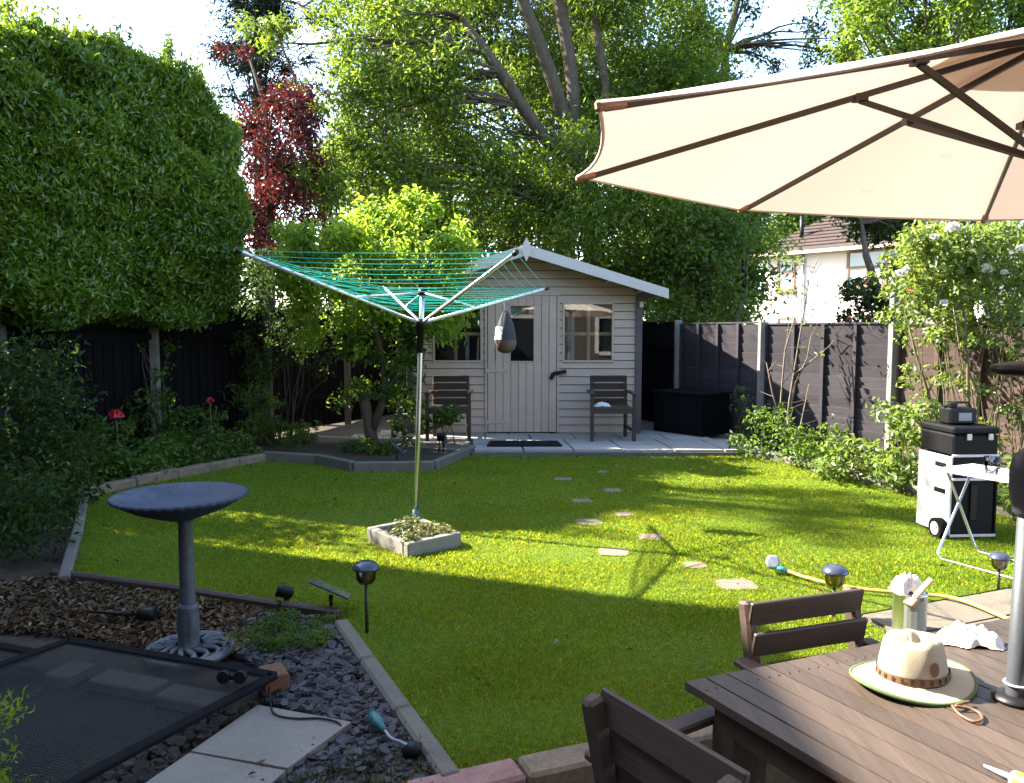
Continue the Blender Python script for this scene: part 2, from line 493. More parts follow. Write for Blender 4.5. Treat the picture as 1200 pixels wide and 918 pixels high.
# ================================================================== GROUND
S_ = MB(); S_.prism([(-400, -300), (400, -300), (400, 600), (-400, 600)], -.5, -.30)
struct('ground', S_, rough_mat('rough_ground', (.060, .062, .040), .4, 2, .95, .5))
EDGE = [(-.20, 2.50), (.85, 2.90), (2.05, 3.27)]      # lip between patio and lawn
plat = [(-7, 1.2), (-.55, 1.2)] + EDGE + [(7, 3.3), (7, 13.6), (-4.5, 13.6), (-7.5, 7)]
S_ = MB(); S_.prism(plat, -.29, -.02); struct('soil', S_, M['soil'])
S_ = MB(); S_.prism([(-.53, -2.6), (-.53, 1.18), (-.17, 2.44), (.86, 2.83), (2.06, 3.20), (7, 3.25), (7, -2.6)], -.29, -.25)
struct('patio', S_, M['slab_buff'])

bedL = [G(100, 583), G(205, 560), G(310, 540)]
bedT = [G(310, 540), G(372, 544), G(414, 553), G(509, 552), G(555, 532)]
sp0 = (G(555, 532).x, 9.25)
lawn_poly = [(p.x, p.y) for p in [G(75, 684)] + bedL + bedT[1:]] + [(2.80, 9.25)] + \
    [(3.10, 8.9), (3.73, 7.0), (4.35, 5.2), (2.95, 4.52), (1.80, 4.05), (1.92, 3.62), (2.02, 3.26), (.85, 2.92), (-.19, 2.53)] + \
    [(G(397, 727).x, G(397, 727).y)]
S_ = MB(); S_.prism(lawn_poly, -.019, 0.0); struct('lawn', S_, M['turf'])

def inside(P, poly):
    x, y = P[:, 0], P[:, 1]; r = np.zeros(len(P), bool); n = len(poly)
    for i in range(n):
        x1, y1 = poly[i]; x2, y2 = poly[(i + 1) % n]
        c = ((y1 > y) != (y2 > y)) & (x < (x2 - x1) * (y - y1) / (y2 - y1 + 1e-12) + x1)
        r ^= c
    return r

# stepping stones: pixel centre, half sizes in metres
steps = [(706, 554, 15, 3.5), (660, 562, 24, 4), (718, 575.5, 23, 5), (682, 588, 25, 5.5), (732, 603.5, 24, 5),
         (690, 612.5, 32, 7), (762, 630, 31, 7.5), (719, 647.5, 36, 10), (814, 663, 29, 8), (863, 686, 47, 14)]
steps = [(u, v, .5 * a * G(u, v).y / 920, .5 * b * G(u, v).y ** 2 / 1380) for u, v, a, b in steps]
step_lab = ['tenth and farthest stepping stone from the chair, close to the shed paving', 'ninth stepping stone from the chair, a shaded dark oblong near the shed',
            'eighth stepping stone from the chair, set in shaded grass', 'seventh stepping stone from the chair, left row, half shaded',
            'sixth stepping stone from the chair, small and sunlit', 'fifth stepping stone from the chair, left row, in sunny grass',
            'fourth stepping stone from the chair, pale oblong in sunlit grass', 'third stepping stone from the chair, round edged, left row of the path',
            'second stepping stone from the chair, in full sun', 'largest stepping stone in the lawn, nearest the brown chair back']
sc_ = []
for (u, v_, a, b), lab in zip(steps, step_lab):
    p = G(u, v_); sc_.append((p.x, p.y, a, b))
    mb = MB(); n = 14; ang = rng.uniform(-.2, .2); poly = []
    for k in range(n):
        th = k * 2 * math.pi / n; c, s = math.cos(th), math.sin(th); q = (abs(c) ** 5 + abs(s) ** 5) ** (-1 / 5)
        x, y = c * q * a * rng.uniform(.96, 1.03), s * q * b * rng.uniform(.96, 1.03)
        poly.append((p.x + x * math.cos(ang) - y * math.sin(ang), p.y + x * math.sin(ang) + y * math.cos(ang)))
    mb.prism(poly, -.01, .007)
    tag(mb.build('stepping_stone', M['stone']), lab, 'stepping stone', 'stepping stones across the lawn')

# planter square around the clothes pole
PL = [G(430, 634), G(478, 655), G(541, 641), G(492, 621)]

def grass():
    Vs = []
    for (y0, y1, dens, h, wd) in ((2.4, 3.6, 24000, .019, .0036), (3.6, 5, 17000, .020, .0046), (5, 6.6, 11000, .021, .006), (6.6, 9.4, 6500, .023, .009)):
        n = int(dens * (y1 - y0) * 9)
        P = np.stack([rng.uniform(-4.4, 4.6, n), rng.uniform(y0, y1, n), np.zeros(n)], 1)
        k = inside(P, lawn_poly)
        for x, y, a, b in sc_: k &= ~((np.abs(P[:, 0] - x) < a * .82) & (np.abs(P[:, 1] - y) < b * .75))
        k &= ~inside(P, [(p.x, p.y) for p in PL])
        k &= np.abs(P[:, 0]) < .70 * P[:, 1] + .2
        # thinner worn turf beside the slate kerb
        thin = vnoise(P, 2.2, 3) > 1.05
        k &= ~(thin & (rng.random(n) < .45))
        P = P[k]; n = len(P)
        hh = h * rng.uniform(.45, 1.25, n)[:, None] * (1 + .25 * vnoise(P, 5, 5))[:, None]
        lean = rng.normal(size=(n, 3)) * .45; lean[:, 2] = 1; up = unit(lean)
        s = unit(np.cross(up, rnd_dir(n))) * (wd * rng.uniform(.6, 1.2, n))[:, None] * .5
        mid = P + up * hh * .55; bend = rng.normal(size=(n, 3)) * .35; bend[:, 2] = -.15
        tp = P + up * hh + bend * hh * .6
        Vs.append(np.stack([P - s, mid + s * .9, tp, mid - s * .9], 1).reshape(-1, 3))
    return np.concatenate(Vs)
tag(leaves_obj('grass', grass(), M['blade']), 'short mown green grass covering the lawn', 'grass', kind='stuff')

# ================================================================== edgings
def edging(name, label, pts, z0, z1, wd, ln, mat, rough=.0, bev=.012):
    t = thing(name, label, 'edging', (pts[0][0], pts[0][1], 0))
    for a, b in zip(pts, pts[1:]):
        a = Vector((a[0], a[1], 0)); b = Vector((b[0], b[1], 0)); d = b - a; n = max(1, round(d.length / ln)); u = d / n
        for k in range(n):
            p = a + u * k + u.normalized() * .004; q = a + u * (k + 1) - u.normalized() * .004
            j = rng.normal() * rough
            mb = MB(); mb.bar(p + Vector((0, 0, (z0 + z1) / 2 + j)), q + Vector((0, 0, (z0 + z1) / 2 + j + rng.normal() * rough)), wd * rng.uniform(1 - rough * 8, 1 + rough * 8), z1 - z0, bev=bev)
            mb.build('edging_stone', mat, t)
    return t

edging('bed_edging', 'low buff stone edging along the left flower bed', bedL, -.05, .09, .11, .42, M['block_buff'], .006)
edging('bed_edging', 'grey concrete edging around the small bed with the little tree', bedT, -.05, .11, .07, .60, M['concrete'], .002)
edging('bed_edging', 'sunken brown edging boards between bark litter and lawn, behind the bird bath', [G(60, 676), G(215, 697), G(330, 715), G(398, 725)], -.05, .05, .05, .9, M['chair'], .002)
edging('bed_edging', 'long straight grey concrete edging beside the purple slate chips', [G(399, 727, .03), G(530, 912, .03)], -.05, .04, .075, .62, M['concrete'], .0015)
edging('bed_edging', 'low weathered kerb along the right flower bed', [(2.80, 9.28), (3.13, 8.9), (3.76, 7.0), (4.38, 5.2)], -.05, .08, .10, .45, M['concrete'], .006)
edging('patio_edging', 'pink block at the corner of the patio edging, beside the slate chips', [(-.34, 2.40), (.03, 2.55)], -.25, .035, .13, .36, M['brick_red'], .002)
edging('patio_edging', 'buff stone block edging between the patio and the lawn', [(.035, 2.553), (.85, 2.865), (2.05, 3.235)], -.25, .035, .13, .28, M['block_buff'], .003)
edging('left_bed_edging', 'short grey edging stones on the near left side of the lawn', [G(75, 684), G(92, 625), G(100, 583)], -.05, .06, .07, .5, M['concrete'], .003)

# raised paving right of the lawn
pv = [(1.80, 4.03), (2.95, 4.50), (4.4, 5.15), (7, 6), (7, 3.4), (2.10, 3.30), (1.93, 3.62)]
S_ = MB(); S_.prism(pv, -.28, -.005); struct('paving_base', S_, M['concrete'])
mb = MB()
def cell(o, ux, uy, a0, a1, b0, b1, z, h, gap=.008):
    c = [o + ux * (a0 + gap) + uy * (b0 + gap), o + ux * (a1 - gap) + uy * (b0 + gap), o + ux * (a1 - gap) + uy * (b1 - gap), o + ux * (a0 + gap) + uy * (b1 - gap)]
    mb.prism([(q.x, q.y) for q in c], z, z + h)
o = Vector((1.83, 4.02, 0)); ux = Vector((.926, .378, 0)); uy = Vector((.30, -.954, 0))
for (a0, a1, b0, b1) in [(0, .42, 0, .30), (.42, .88, 0, .30), (.88, 1.25, 0, .30), (1.25, 1.9, 0, .3), (0.02, .30, .30, .74), (.30, .72, .30, .52), (.30, .72, .52, .74), (.72, 1.3, .30, .74), (1.3, 1.9, .3, .74)]:
    cell(o, ux, uy, a0, a1, b0, b1, -.0045, .02)
struct('paving', mb, rough_mat('terrace_paving', (.135, .115, .088), .25, 5, .9, .5, 70, .2, .2, dirt=(.07, .062, .045)))
mb = MB(); mb.bar((1.835, 3.93, -.06), (1.995, 3.42, -.06), .07, .13, bev=.02)
tag(mb.build('kerb_stone', M['slate']), 'dark weathered kerb stone in front of the paint tin', 'kerb stone')

# shed paving
mb = MB(); mb.prism([(-3.0, 10.2), (-1.9, 10.15), (sp0[0], 9.28), (2.82, 9.28), (3.1, 9.6), (2.6, 11.8), (1.6, 13.6), (-2.2, 13.6)], -.015, .055)
struct('shed_paving_base', mb, M['concrete'])
mb = MB(); x = sp0[0] + .01; row = 0
for y0, y1 in ((9.30, 9.78), (9.78, 10.25), (10.25, 10.75), (10.75, 11.2)):
    x = -.46 if y0 < 9.5 else -2.75 + .3 * row + (.3 if y0 < 9.9 else 0); sh = 0
    if 9.5 < y0 < 10.2: x = -.5
    while x < 2.75 - (0 if y0 < 10.2 else .35):
        wd = .60
        mb.prism([(x + .012, y0 + .006), (x + wd - .012, y0 + .006), (x + wd - .012 - .03, y1 - .006), (x + .012 - .03, y1 - .006)], .055, .08 + rng.uniform(0, .004)); x += wd
    row += 1
struct('shed_paving', mb, M['slab'])
mb = MB(); mb.prism([(p.x, p.y) for p in bedT] + [(-.5, 9.9), (-1.0, 10.13), (-1.9, 10.12), (-2.95, 9.95)], -.018, .05); struct('bed_soil', mb, M['soil'])
mb = MB(); mb.prism([(3.13, 8.9), (2.9, 9.35), (2.6, 11.6), (3.2, 10.3), (4.1, 8.7), (6.0, 5.4), (4.38, 5.2), (3.76, 7.0)], -.018, .03); struct('right_bed_soil', mb, M['soil'])
mb = MB(); mb.prism([(p.x, p.y) for p in bedL] + [(-2.9, 10.3), (-3.5, 11), (-7, 5.4), (-5.4, 4.2)], -.018, .03); struct('left_bed_soil', mb, M['soil'])

# ================================================================== SHED
Y0 = 10.86; XL, XR = -1.38, 1.71; RX = .19; EZ = 2.03; RZ = 2.60; YB = 13.2
shed = thing('shed', 'taupe wooden garden shed with gabled roof, two windows and a plank door', 'shed', (RX, Y0, .08))
slope = (RZ - EZ) / (2.05 - RX)
def roofz(x): return RZ - abs(x - RX) * slope
holes = [(-1.09, -.41, 1.07, 1.89), (.70, 1.40, 1.07, 1.89), (-.34, .62, .09, 1.99)]
mb = MB(); mbk = MB(); bh = .112; z = .09
def clad(x0, x1, z0, z1):
    "one lapped board: bottom edge stands proud"
    za, zb = z0, z1
    ta = min(zb, roofz(x0) - .06); tb = min(zb, roofz(x1) - .06)
    if ta <= za + .004 and tb <= za + .004: return
    ta = max(ta, za + .002); tb = max(tb, za + .002)
    zb_ = za - .012 if za > .1 else za; ga, gb = ta, tb
    mbk.add([(x0, Y0 + .013, zb_), (x1, Y0 + .013, zb_), (x1, Y0 + .013, gb), (x0, Y0 + .013, ga), (x0, Y0 + .020, zb_), (x1, Y0 + .020, zb_), (x1, Y0 + .020, gb), (x0, Y0 + .020, ga)],
           [(0, 1, 2, 3), (0, 4, 5, 1), (4, 7, 6, 5), (3, 2, 6, 7), (0, 3, 7, 4), (1, 5, 6, 2)])
    mb.add([(x0, Y0 - .016, za), (x1, Y0 - .016, za), (x1, Y0 - .004, tb), (x0, Y0 - .004, ta), (x0, Y0 + .012, za), (x1, Y0 + .012, za), (x1, Y0 + .012, tb), (x0, Y0 + .012, ta)],
           [(0, 1, 2, 3), (0, 4, 5, 1), (4, 7, 6, 5), (3, 2, 6, 7), (0, 3, 7, 4), (1, 5, 6, 2)])
while z < 2.6:
    z1 = z + bh - .010
    cuts = [XL, XR, RX]
    for hx0, hx1, hz0, hz1 in holes:
        if hz0 < z1 and hz1 > z: cuts += [hx0, hx1]
    # gable ends of the boards
    if z1 > EZ - .1:
        for s in (-1, 1):
            for zz in (z, z1):
                xx = RX + s * (RZ - .06 - zz) / slope
                if XL < xx < XR: cuts.append(xx)
    cuts = sorted(set(cuts))
    for a, b in zip(cuts, cuts[1:]):
        m_ = (a + b) / 2
        if any(h[0] < m_ < h[1] and h[2] < z1 - .01 and h[3] > z + .01 for h in holes):
            for h in holes:
                if h[0] < m_ < h[1]:
                    if z < h[2] - .01 < z1: clad(a, b, z, h[2])
                    if z < h[3] < z1 - .01: clad(a, b, h[3], z1)
            continue
        clad(a, b, z, z1)
    z += bh
for xs in (XL, XR):        # side walls and back
    k = .09
    while k < EZ - .06:
        mb.box((xs, (Y0 + .02 + YB) / 2, k + bh / 2 - .002), (.022, YB - Y0 - .02, bh - .001)); k += bh
mb.box(((XL + XR) / 2, YB, 1.06), (XR - XL - .03, .022, 1.94))
mb.add([(XL + .02, YB - .01, 2.03), (XR - .02, YB - .01, 2.03), (RX, YB - .01, RZ - .06), (XL + .02, YB + .01, 2.03), (XR - .02, YB + .01, 2.03), (RX, YB + .01, RZ - .06)], [(0, 1, 2), (5, 4, 3), (0, 3, 4, 1), (1, 4, 5, 2), (2, 5, 3, 0)])
mb.build('wall', M['shed'], shed); mbk.build('gap_shadow_sheet', M['shed_post'], shed)  # dark sheet behind the board gaps stands in for their shadow lines
mb = MB()
for xs in (XL - .03, XR + .035):
    mb = MB(); mb.box((xs, Y0 - .008, 1.02), (.09, .07, 1.90), bev=.004); mb.build('corner_post', M['shed_post'], shed)
# roof, fascia, finial
mb = MB(); YF = 10.44
for s in (-1, 1):
    xe = RX + s * 1.86; ze = RZ - 1.86 * slope
    mb.add([(RX, YF + .02, RZ), (xe, YF + .02, ze), (xe, YB + .15, ze), (RX, YB + .15, RZ), (RX, YF + .02, RZ - .045), (xe, YF + .02, ze - .045), (xe, YB + .15, ze - .045), (RX, YB + .15, RZ - .045)],
           [(0, 1, 2, 3), (4, 7, 6, 5), (0, 4, 5, 1), (1, 5, 6, 2), (2, 6, 7, 3)])
rf = mb.build('roof', M['felt'], shed)
mb = MB()
for s in (-1, 1):
    xe = RX + s * 1.88; ze = RZ - 1.88 * slope
    mb.add([(RX, YF - .012, RZ + .035), (xe, YF - .012, ze + .03), (xe, YF - .012, ze - .10), (RX, YF - .012, RZ - .11), (RX, YF + .012, RZ + .035), (xe, YF + .012, ze + .03), (xe, YF + .012, ze - .10), (RX, YF + .012, RZ - .11)],
           [(0, 1, 2, 3), (4, 7, 6, 5), (0, 4, 5, 1), (1, 5, 6, 2), (2, 6, 7, 3)])
mb.build('bargeboard', M['shed_trim'], rf)
mb = MB(); zc = RZ + .0
mb.add([(RX, YF - .03, zc + .13), (RX + .075, YF - .03, zc - .03), (RX, YF - .03, zc - .19), (RX - .075, YF - .03, zc - .03), (RX, YF - .013, zc + .13), (RX + .075, YF - .013, zc - .03), (RX, YF - .013, zc - .19), (RX - .075, YF - .013, zc - .03)],
       [(0, 3, 2, 1), (4, 5, 6, 7), (0, 1, 5, 4), (1, 2, 6, 5), (2, 3, 7, 6), (3, 0, 4, 7)])
mb.build('finial', M['shed_trim'], rf)
for x in (RX, RX - 1.1, RX + 1.1, XL, XR):      # purlins under the overhang
    mb = MB(); mb.box((x, (YF + Y0) / 2 + .06, roofz(x) - .085), (.05, Y0 - YF - .12, .07)); mb.build('purlin', M['shed'], rf)
# windows
for hx0, hx1, hz0, hz1 in holes[:2]:
    mb = MB(); c = (hx0 + hx1) / 2; fw = .03
    for x in (hx0 + .012, hx1 - .012): mb.box((x, Y0 - .004, (hz0 + hz1) / 2), (.024, .045, hz1 - hz0))
    for z in (hz0 + .012, hz1 - .012): mb.box((c, Y0 - .005, z), (hx1 - hx0 - .05, .043, .024))
    wf = mb.build('window', M['shed'], shed)
    mb = MB(); mb.box((c, Y0 + .004, (hz0 + hz1) / 2), (hx1 - hx0 - .05, .004, hz1 - hz0 - .05)); mb.build('pane', M['glass'], wf)
# door
dx0, dx1, dz0, dz1 = -.335, .615, .10, 1.98; wx0, wx1, wz0, wz1 = -.035, .315, 1.07, 1.86
mb = MB(); x = dx0; n = 9; pw = (dx1 - dx0) / n
for k in range(n):
    a = dx0 + k * pw + .003; b = a + pw - .006
    if b > wx0 + .01 and a < wx1 - .01:
        segs = [(dz0, wz0), (wz1, dz1)]
        a2, b2 = max(a, wx0) if b > wx0 and a < wx0 else a, min(b, wx1) if a < wx1 and b > wx1 else b
        for z0, z1 in segs: mb.box(((a + b) / 2, Y0 - .022, (z0 + z1) / 2), (b - a, .02, z1 - z0), bev=.003)
        if a < wx0 - .01: mb.box(((a + wx0) / 2, Y0 - .022, (wz0 + wz1) / 2), (wx0 - a, .02, wz1 - wz0))
        if b > wx1 + .01: mb.box(((b + wx1) / 2, Y0 - .022, (wz0 + wz1) / 2), (b - wx1, .02, wz1 - wz0))
    else: mb.box(((a + b) / 2, Y0 - .022, (dz0 + dz1) / 2), (b - a, .02, dz1 - dz0), bev=.003)
for z0, z1 in ((dz0, wz0), (wz1, dz1)): mb.box(((dx0 + dx1) / 2, Y0 - .006, (z0 + z1) / 2), (dx1 - dx0, .008, z1 - z0))
door = mb.build('door', M['shed'], shed)
mb = MB()
for x in (wx0 + .008, wx1 - .008): mb.box((x, Y0 - .036, (wz0 + wz1) / 2), (.016, .012, wz1 - wz0))
for z in (wz0 + .008, wz1 - .008): mb.box(((wx0 + wx1) / 2, Y0 - .036, z), (wx1 - wx0 - .034, .012, .016))
mb.build('pane_bead', M['shed'], door)
mb = MB(); mb.box(((wx0 + wx1) / 2, Y0 - .018, (wz0 + wz1) / 2), (wx1 - wx0 - .01, .004, wz1 - wz0 - .01)); mb.build('pane', M['glass'], door)
for zz in (.95, .24):
    mb = MB(); mb.box((dx0 + .14, Y0 - .036, zz), (.30, .008, .045), bev=.003); mb.box((dx0 - .01, Y0 - .036, zz), (.03, .02, .06), bev=.004); mb.build('hinge', M['shed'], door)
mb = MB()
for x in (dx0 - .022, dx1 + .022): mb.box((x, Y0 - .02, 1.04), (.03, .03, 1.88))
mb.box(((dx0 + dx1) / 2, Y0 - .02, 2.0), (dx1 - dx0 + .08, .03, .03)); mb.build('door_frame', M['shed'], shed)
mb = MB(); zl = .92
mb.bar((.56, Y0 - .05, zl - .01), (.75, Y0 - .05, zl + .025), .03, .05, bev=.006); mb.bar((.575, Y0 - .055, zl), (.535, Y0 - .055, zl - .085), .04, .055, bev=.01)
mb.build('lock', M['plastic_black'], door)
mb = MB(); mb.box((XR + .06, Y0 - .055, 1.86), (.05, .025, .085), bev=.008); mb.build('sensor_light', M['white_plastic'], shed)
# inside: floor, lining, studs, bits seen through the glass
mb = MB(); mb.box(((XL + XR) / 2, (Y0 + YB) / 2, .10), (XR - XL - .06, YB - Y0 - .06, .03)); mb.build('floor', M['shed_dark'], shed)
mb = MB(); mb.box(((XL + XR) / 2, YB - .03, 1.06), (XR - XL - .06, .02, 1.9))
for xs in (XL + .025, XR - .025): mb.box((xs, (Y0 + YB) / 2, 1.05), (.012, YB - Y0 - .1, 1.88))
mb.build('lining', M['shed_dark'], shed)
mb = MB()
for x in (-.78, 1.06): mb.box((x, Y0 + .06, 1.02), (.045, .05, 1.85))
for x0, x1 in ((-1.33, -.38), (.66, 1.66)): mb.box(((x0 + x1) / 2, Y0 + .105, 1.46), (x1 - x0, .035, .045))
mb.build('stud', M['pine'], shed)
mb = MB(); mb.box((-1.0, 11.75, .98), (.9, .5, .04)); mb.box((-1.0, 11.75, .55), (.85, .45, .03))
for x in (-1.4, -.6): mb.box((x, 11.55, .55), (.05, .05, .85))
mb.box((1.2, 12.2, 1.05), (.8, .4, .04)); mb.box((1.2, 12.2, .55), (.05, .3, .9)); mb.build('workbench', M['shed_dark'], shed)
mb = MB(); mb.lathe([(.02, 0), (.11, .01), (.12, .12), (.07, .19), (.03, .2), (.03, .24), (.001, .245)], (-.92, 11.6, 1.0), 16)
tag(mb.build('fuel_can', plain('dull_red', (.28, .03, .02), .5)), 'red round container on the bench behind the left shed window', 'container')
mb = MB(); mb.box((.85, 11.35, 1.35), (.10, .06, 1.4), bev=.004); mb.box((1.5, 11.6, 1.2), (.04, .04, 1.2)); mb.box((1.29, 11.6, 1.82), (.46, .04, .05))
tag(mb.build('painted_boards', M['white_plastic']), 'white painted boards leaning inside the shed behind the right window', 'boards')

mb = MB(); mb.prism([(-.31, 9.55), (.62, 9.55), (.58, 9.99), (-.28, 9.99)], .084, .099)
tag(mb.build('doormat', M['rubber']), 'black rubber doormat in front of the shed door', 'doormat')

# ================================================================== CHAIRS
def make_chair(name, label, group):
    t = thing(name, label, 'chair', (0, 0, 0), 0, group); m = M['chair']; W = .49
    def B(nm, f):
        mb = MB(); f(mb); return mb.build(nm, m, t, world=False)
    for s in (-1, 1):
        B('leg', lambda q: q.box((s * (W / 2 + .025), -.245, .30), (.045, .05, .60), bev=.004))
        def back(q):
            q.bar((s * (W / 2 - .02), .23, 0), (s * (W / 2 - .02), .215, .42), .045, .055, (0, 1, 0), .004)
            q.bar((s * (W / 2 - .02), .215, .40), (s * (W / 2 - .02), .30, .81), .045, .055, (0, 1, 0), .010)
        B('back_post', back)
        B('armrest', lambda q: q.bar((s * (W / 2 + .02), -.30, .612), (s * (W / 2 + .02), .27, .612), .065, .026, bev=.006))
        B('stretcher', lambda q: q.bar((s * (W / 2 + .01), -.23, .14), (s * (W / 2 - .02), .22, .14), .025, .04, bev=.003))
    B('seat', lambda q: [q.box((0, -.235 + k * .093, .42), (W + .01, .086, .024), bev=.004) for k in range(5)])
    B('seat_rail', lambda q: [q.box((0, -.262, .385), (W + .00, .024, .06), bev=.003), q.box((0, .19, .385), (W - .07, .024, .06))])
    def slats(q):
        for k in range(4):
            z = .475 + k * .1; y = .215 + (z - .42) * .218 - .034
            q.bar((-W / 2 + .005, y, z), (W / 2 - .005, y, z), .018, .088, (0, -.2, .98), .004)
    B('backrest', slats)
    return t
CH = 'brown wooden garden armchairs'
c1 = make_chair('garden_chair', 'brown wooden armchair right of the shed door with a white cloth on its seat', CH)
c1.location = (1.30, 10.28, .085)
def chair(loc, rz, lab):
    c = copy_tree(c1); c.location = loc; c.rotation_euler = (0, 0, rz); c['label'] = lab
chair((-.82, 10.28, .085), 0, 'brown wooden armchair left of the shed door, half hidden by a leafy plant')
chair((1.13, 2.47, -.25), R(19), 'brown armchair on the lawn side of the table, sunny grass between its back slats')
chair((.58, 1.93, -.25), R(123), 'dark brown armchair at the left end of the table, cut off by the photo bottom')
def crumple(name, label, cat, c, sx, sy, h, mat, seed, n=26):
    me = MB(); vs = []; fs = []; P = np.array([[(i / n - .5) * 2, (j / n - .5) * 2, 0] for i in range(n + 1) for j in range(n + 1)])
    r2 = P[:, 0] ** 2 + P[:, 1] ** 2
    base = np.clip(1.05 - r2, 0, 1) ** .6
    zz = h * base * (.55 + .35 * np.abs(vnoise(P, 5, seed)) + .22 * np.abs(vnoise(P, 11, seed + 1))) + .004
    ang = np.arctan2(P[:, 1], P[:, 0]); k = 1 / np.maximum(1, np.maximum(np.abs(P[:, 0]), np.abs(P[:, 1])) / np.maximum(np.sqrt(r2), 1e-6) + .0)
    wob = 1 + .12 * np.sin(3 * ang + seed) + .08 * np.sin(7 * ang + 2 * seed)
    X = P[:, 0] * sx * wob * .8; Y = P[:, 1] * sy * wob * .8
    vs = [(c[0] + X[i], c[1] + Y[i], c[2] + zz[i]) for i in range(len(P))]
    fs = [(i * (n + 1) + j, (i + 1) * (n + 1) + j, (i + 1) * (n + 1) + j + 1, i * (n + 1) + j + 1) for i in range(n) for j in range(n)
          if np.mean([r2[i * (n + 1) + j], r2[(i + 1) * (n + 1) + j + 1]]) < 1.25]
    me.add(vs, fs, True)
    return tag(me.build(name, mat), label, cat)
crumple('cloth', 'small white cloth lying on the seat of the chair by the shed', 'cloth', (1.17, 10.18, .52), .13, .10, .05, M['white_cloth'], 3, 16)

# ================================================================== FENCES
def panel_lap(t, a, b, z0, z1, mat, bat=4, horizontal=True, name='panel', face=-1):
    a = Vector((*a, 0)); b = Vector((*b, 0)); d = (b - a); ln = d.length; u = d.normalized(); nrm = Vector((u.y, -u.x, 0)) * 1
    mb = MB(); rot = Matrix((u, Vector((-u.y, u.x, 0)), Vector((0, 0, 1)))).transposed(); mid = (a + b) / 2
    if horizontal:
        z = z0; h = .125
        while z < z1 - .02:
            zt = min(z + h, z1)
            m2 = rot @ Matrix.Rotation(R(8), 3, 'X')
            mb.box(mid + Vector((0, 0, (z + zt) / 2)), (ln, .014, zt - z + .010), m2); z = zt
        for k in range(bat + 1):
            p = a + d * ((k) / bat); p = p + nrm * .022 * -face
            mb.box(p + nrm * .008 * -face + Vector((0, 0, (z0 + z1) / 2)), (.045, .042, z1 - z0), rot)
        mb.box(mid + Vector((0, 0, z1 + .012)), (ln, .06, .022), rot)
    else:
        n = int(ln / .115); 
        for k in range(n):
            p = a + d * ((k + .5) / n)
            mb.box(p + Vector((0, 0, (z0 + z1) / 2)), (ln / n + .008, .014, z1 - z0 + rng.normal() * .002), rot @ Matrix.Rotation(R(6), 3, 'Z'))
        for zz in (z0 + .45, z1 - .35):
            mb.box(mid + nrm * .035 * -face + Vector((0, 0, zz)), (ln, .05, .07), rot)
        mb.box(mid + Vector((0, 0, z1 + .012)), (ln, .06, .022), rot)
    return mb.build(name, mat, t)
def post(t, p, h, wd, mat, name='post'):
    mb = MB(); mb.box((p[0], p[1], h / 2 - .1), (wd, wd, h + .2), bev=.006); return mb.build(name, mat, t)

FL = [(-7.0, 5.05), (-6.10, 6.55), (-5.23, 8.02), (-4.34, 9.5), (-3.44, 11.0), (-2.65, 12.5), (-2.0, 13.75)]
lf = thing('left_fence', 'black stained boarded fence with grey posts under the clipped hedge', 'fence', (-4.34, 9.5, 0))
for a, b in zip(FL, FL[1:]):
    u = (Vector(b) - Vector(a)).normalized() * .05
    panel_lap(lf, Vector(a) + u, Vector(b) - u, .05, 1.78, M['fence_black'], 4, False)
for i, p in enumerate(FL): post(lf, (p[0] + .03, p[1] - .03), 1.88, .09, M['post_conc'] if i == 3 else M['post_wood'])
FR = [(2.55, 11.95), (3.34, 10.4), (4.30, 8.8), (5.25, 7.15), (6.2, 5.5)]
rfc = thing('right_fence', 'dark lapped panel fence with concrete posts and a slanting shed shadow', 'fence', (3.28, 10.2, 0))
for i, (a, b) in enumerate(zip(FR, FR[1:])):
    u = (Vector(b) - Vector(a)).normalized() * .05
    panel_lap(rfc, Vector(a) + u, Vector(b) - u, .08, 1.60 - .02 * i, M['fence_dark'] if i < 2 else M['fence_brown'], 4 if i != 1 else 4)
for i, p in enumerate(FR): post(rfc, (p[0] - .03, p[1] - .02), [1.66, 1.62, 2.02, 1.66, 1.6][i], .10, M['post_conc'])
bf = thing('back_fence', 'black boarded fence closing the corner behind the storage box and shed', 'fence', (2.4, 11.8, 0))
FB = [(2.50, 12.03), (1.6, 13.75), (-.2, 13.78), (-1.95, 13.78)]
for a, b in zip(FB, FB[1:]): panel_lap(bf, a, b, .05, 1.62, M['fence_black'], 4, False, face=1)
post(bf, FB[1], 1.7, .09, M['post_wood'])

# storage box
A = G(823, 512.6, .08); Bq = G(766.5, 505, .08); Cq = Vector((2.98, 10.95, .08))
sb = thing('storage_box', 'black wooden garden storage box in the shaded corner by the fence', 'storage box', A)
d1 = (Bq - A).normalized(); d2 = Vector((-d1.y, d1.x, 0)) * -1
if d2.x < 0: d2 = -d2
w1 = (Bq - A).length; w2 = .56
mb = MB()
for k in range(9): # vertical boards on the two visible sides
    p = A + d1 * w1 * ((k + .5) / 9); mb.box(p + Vector((0, 0, .28)), (w1 / 9 - .006, .018, .54), Matrix((d1, d2, Vector((0, 0, 1)))).transposed())
for k in range(5):
    p = A + d2 * w2 * ((k + .5) / 5); mb.box(p + Vector((0, 0, .28)), (.018, w2 / 5 - .006, .54), Matrix((d1, d2, Vector((0, 0, 1)))).transposed())
rotb = Matrix((d1, d2, Vector((0, 0, 1)))).transposed()
mb.box(A + d1 * w1 / 2 + d2 * w2 / 2 + Vector((0, 0, .27)), (w1 - .03, w2 - .03, .5), rotb)
mb.build('body', M['fence_black'], sb)
mb = MB(); mb.box(A + d1 * w1 / 2 + d2 * w2 / 2 + Vector((0, 0, .568)), (w1 + .05, w2 + .05, .03), rotb, .005); mb.build('lid', M['fence_black'], sb)

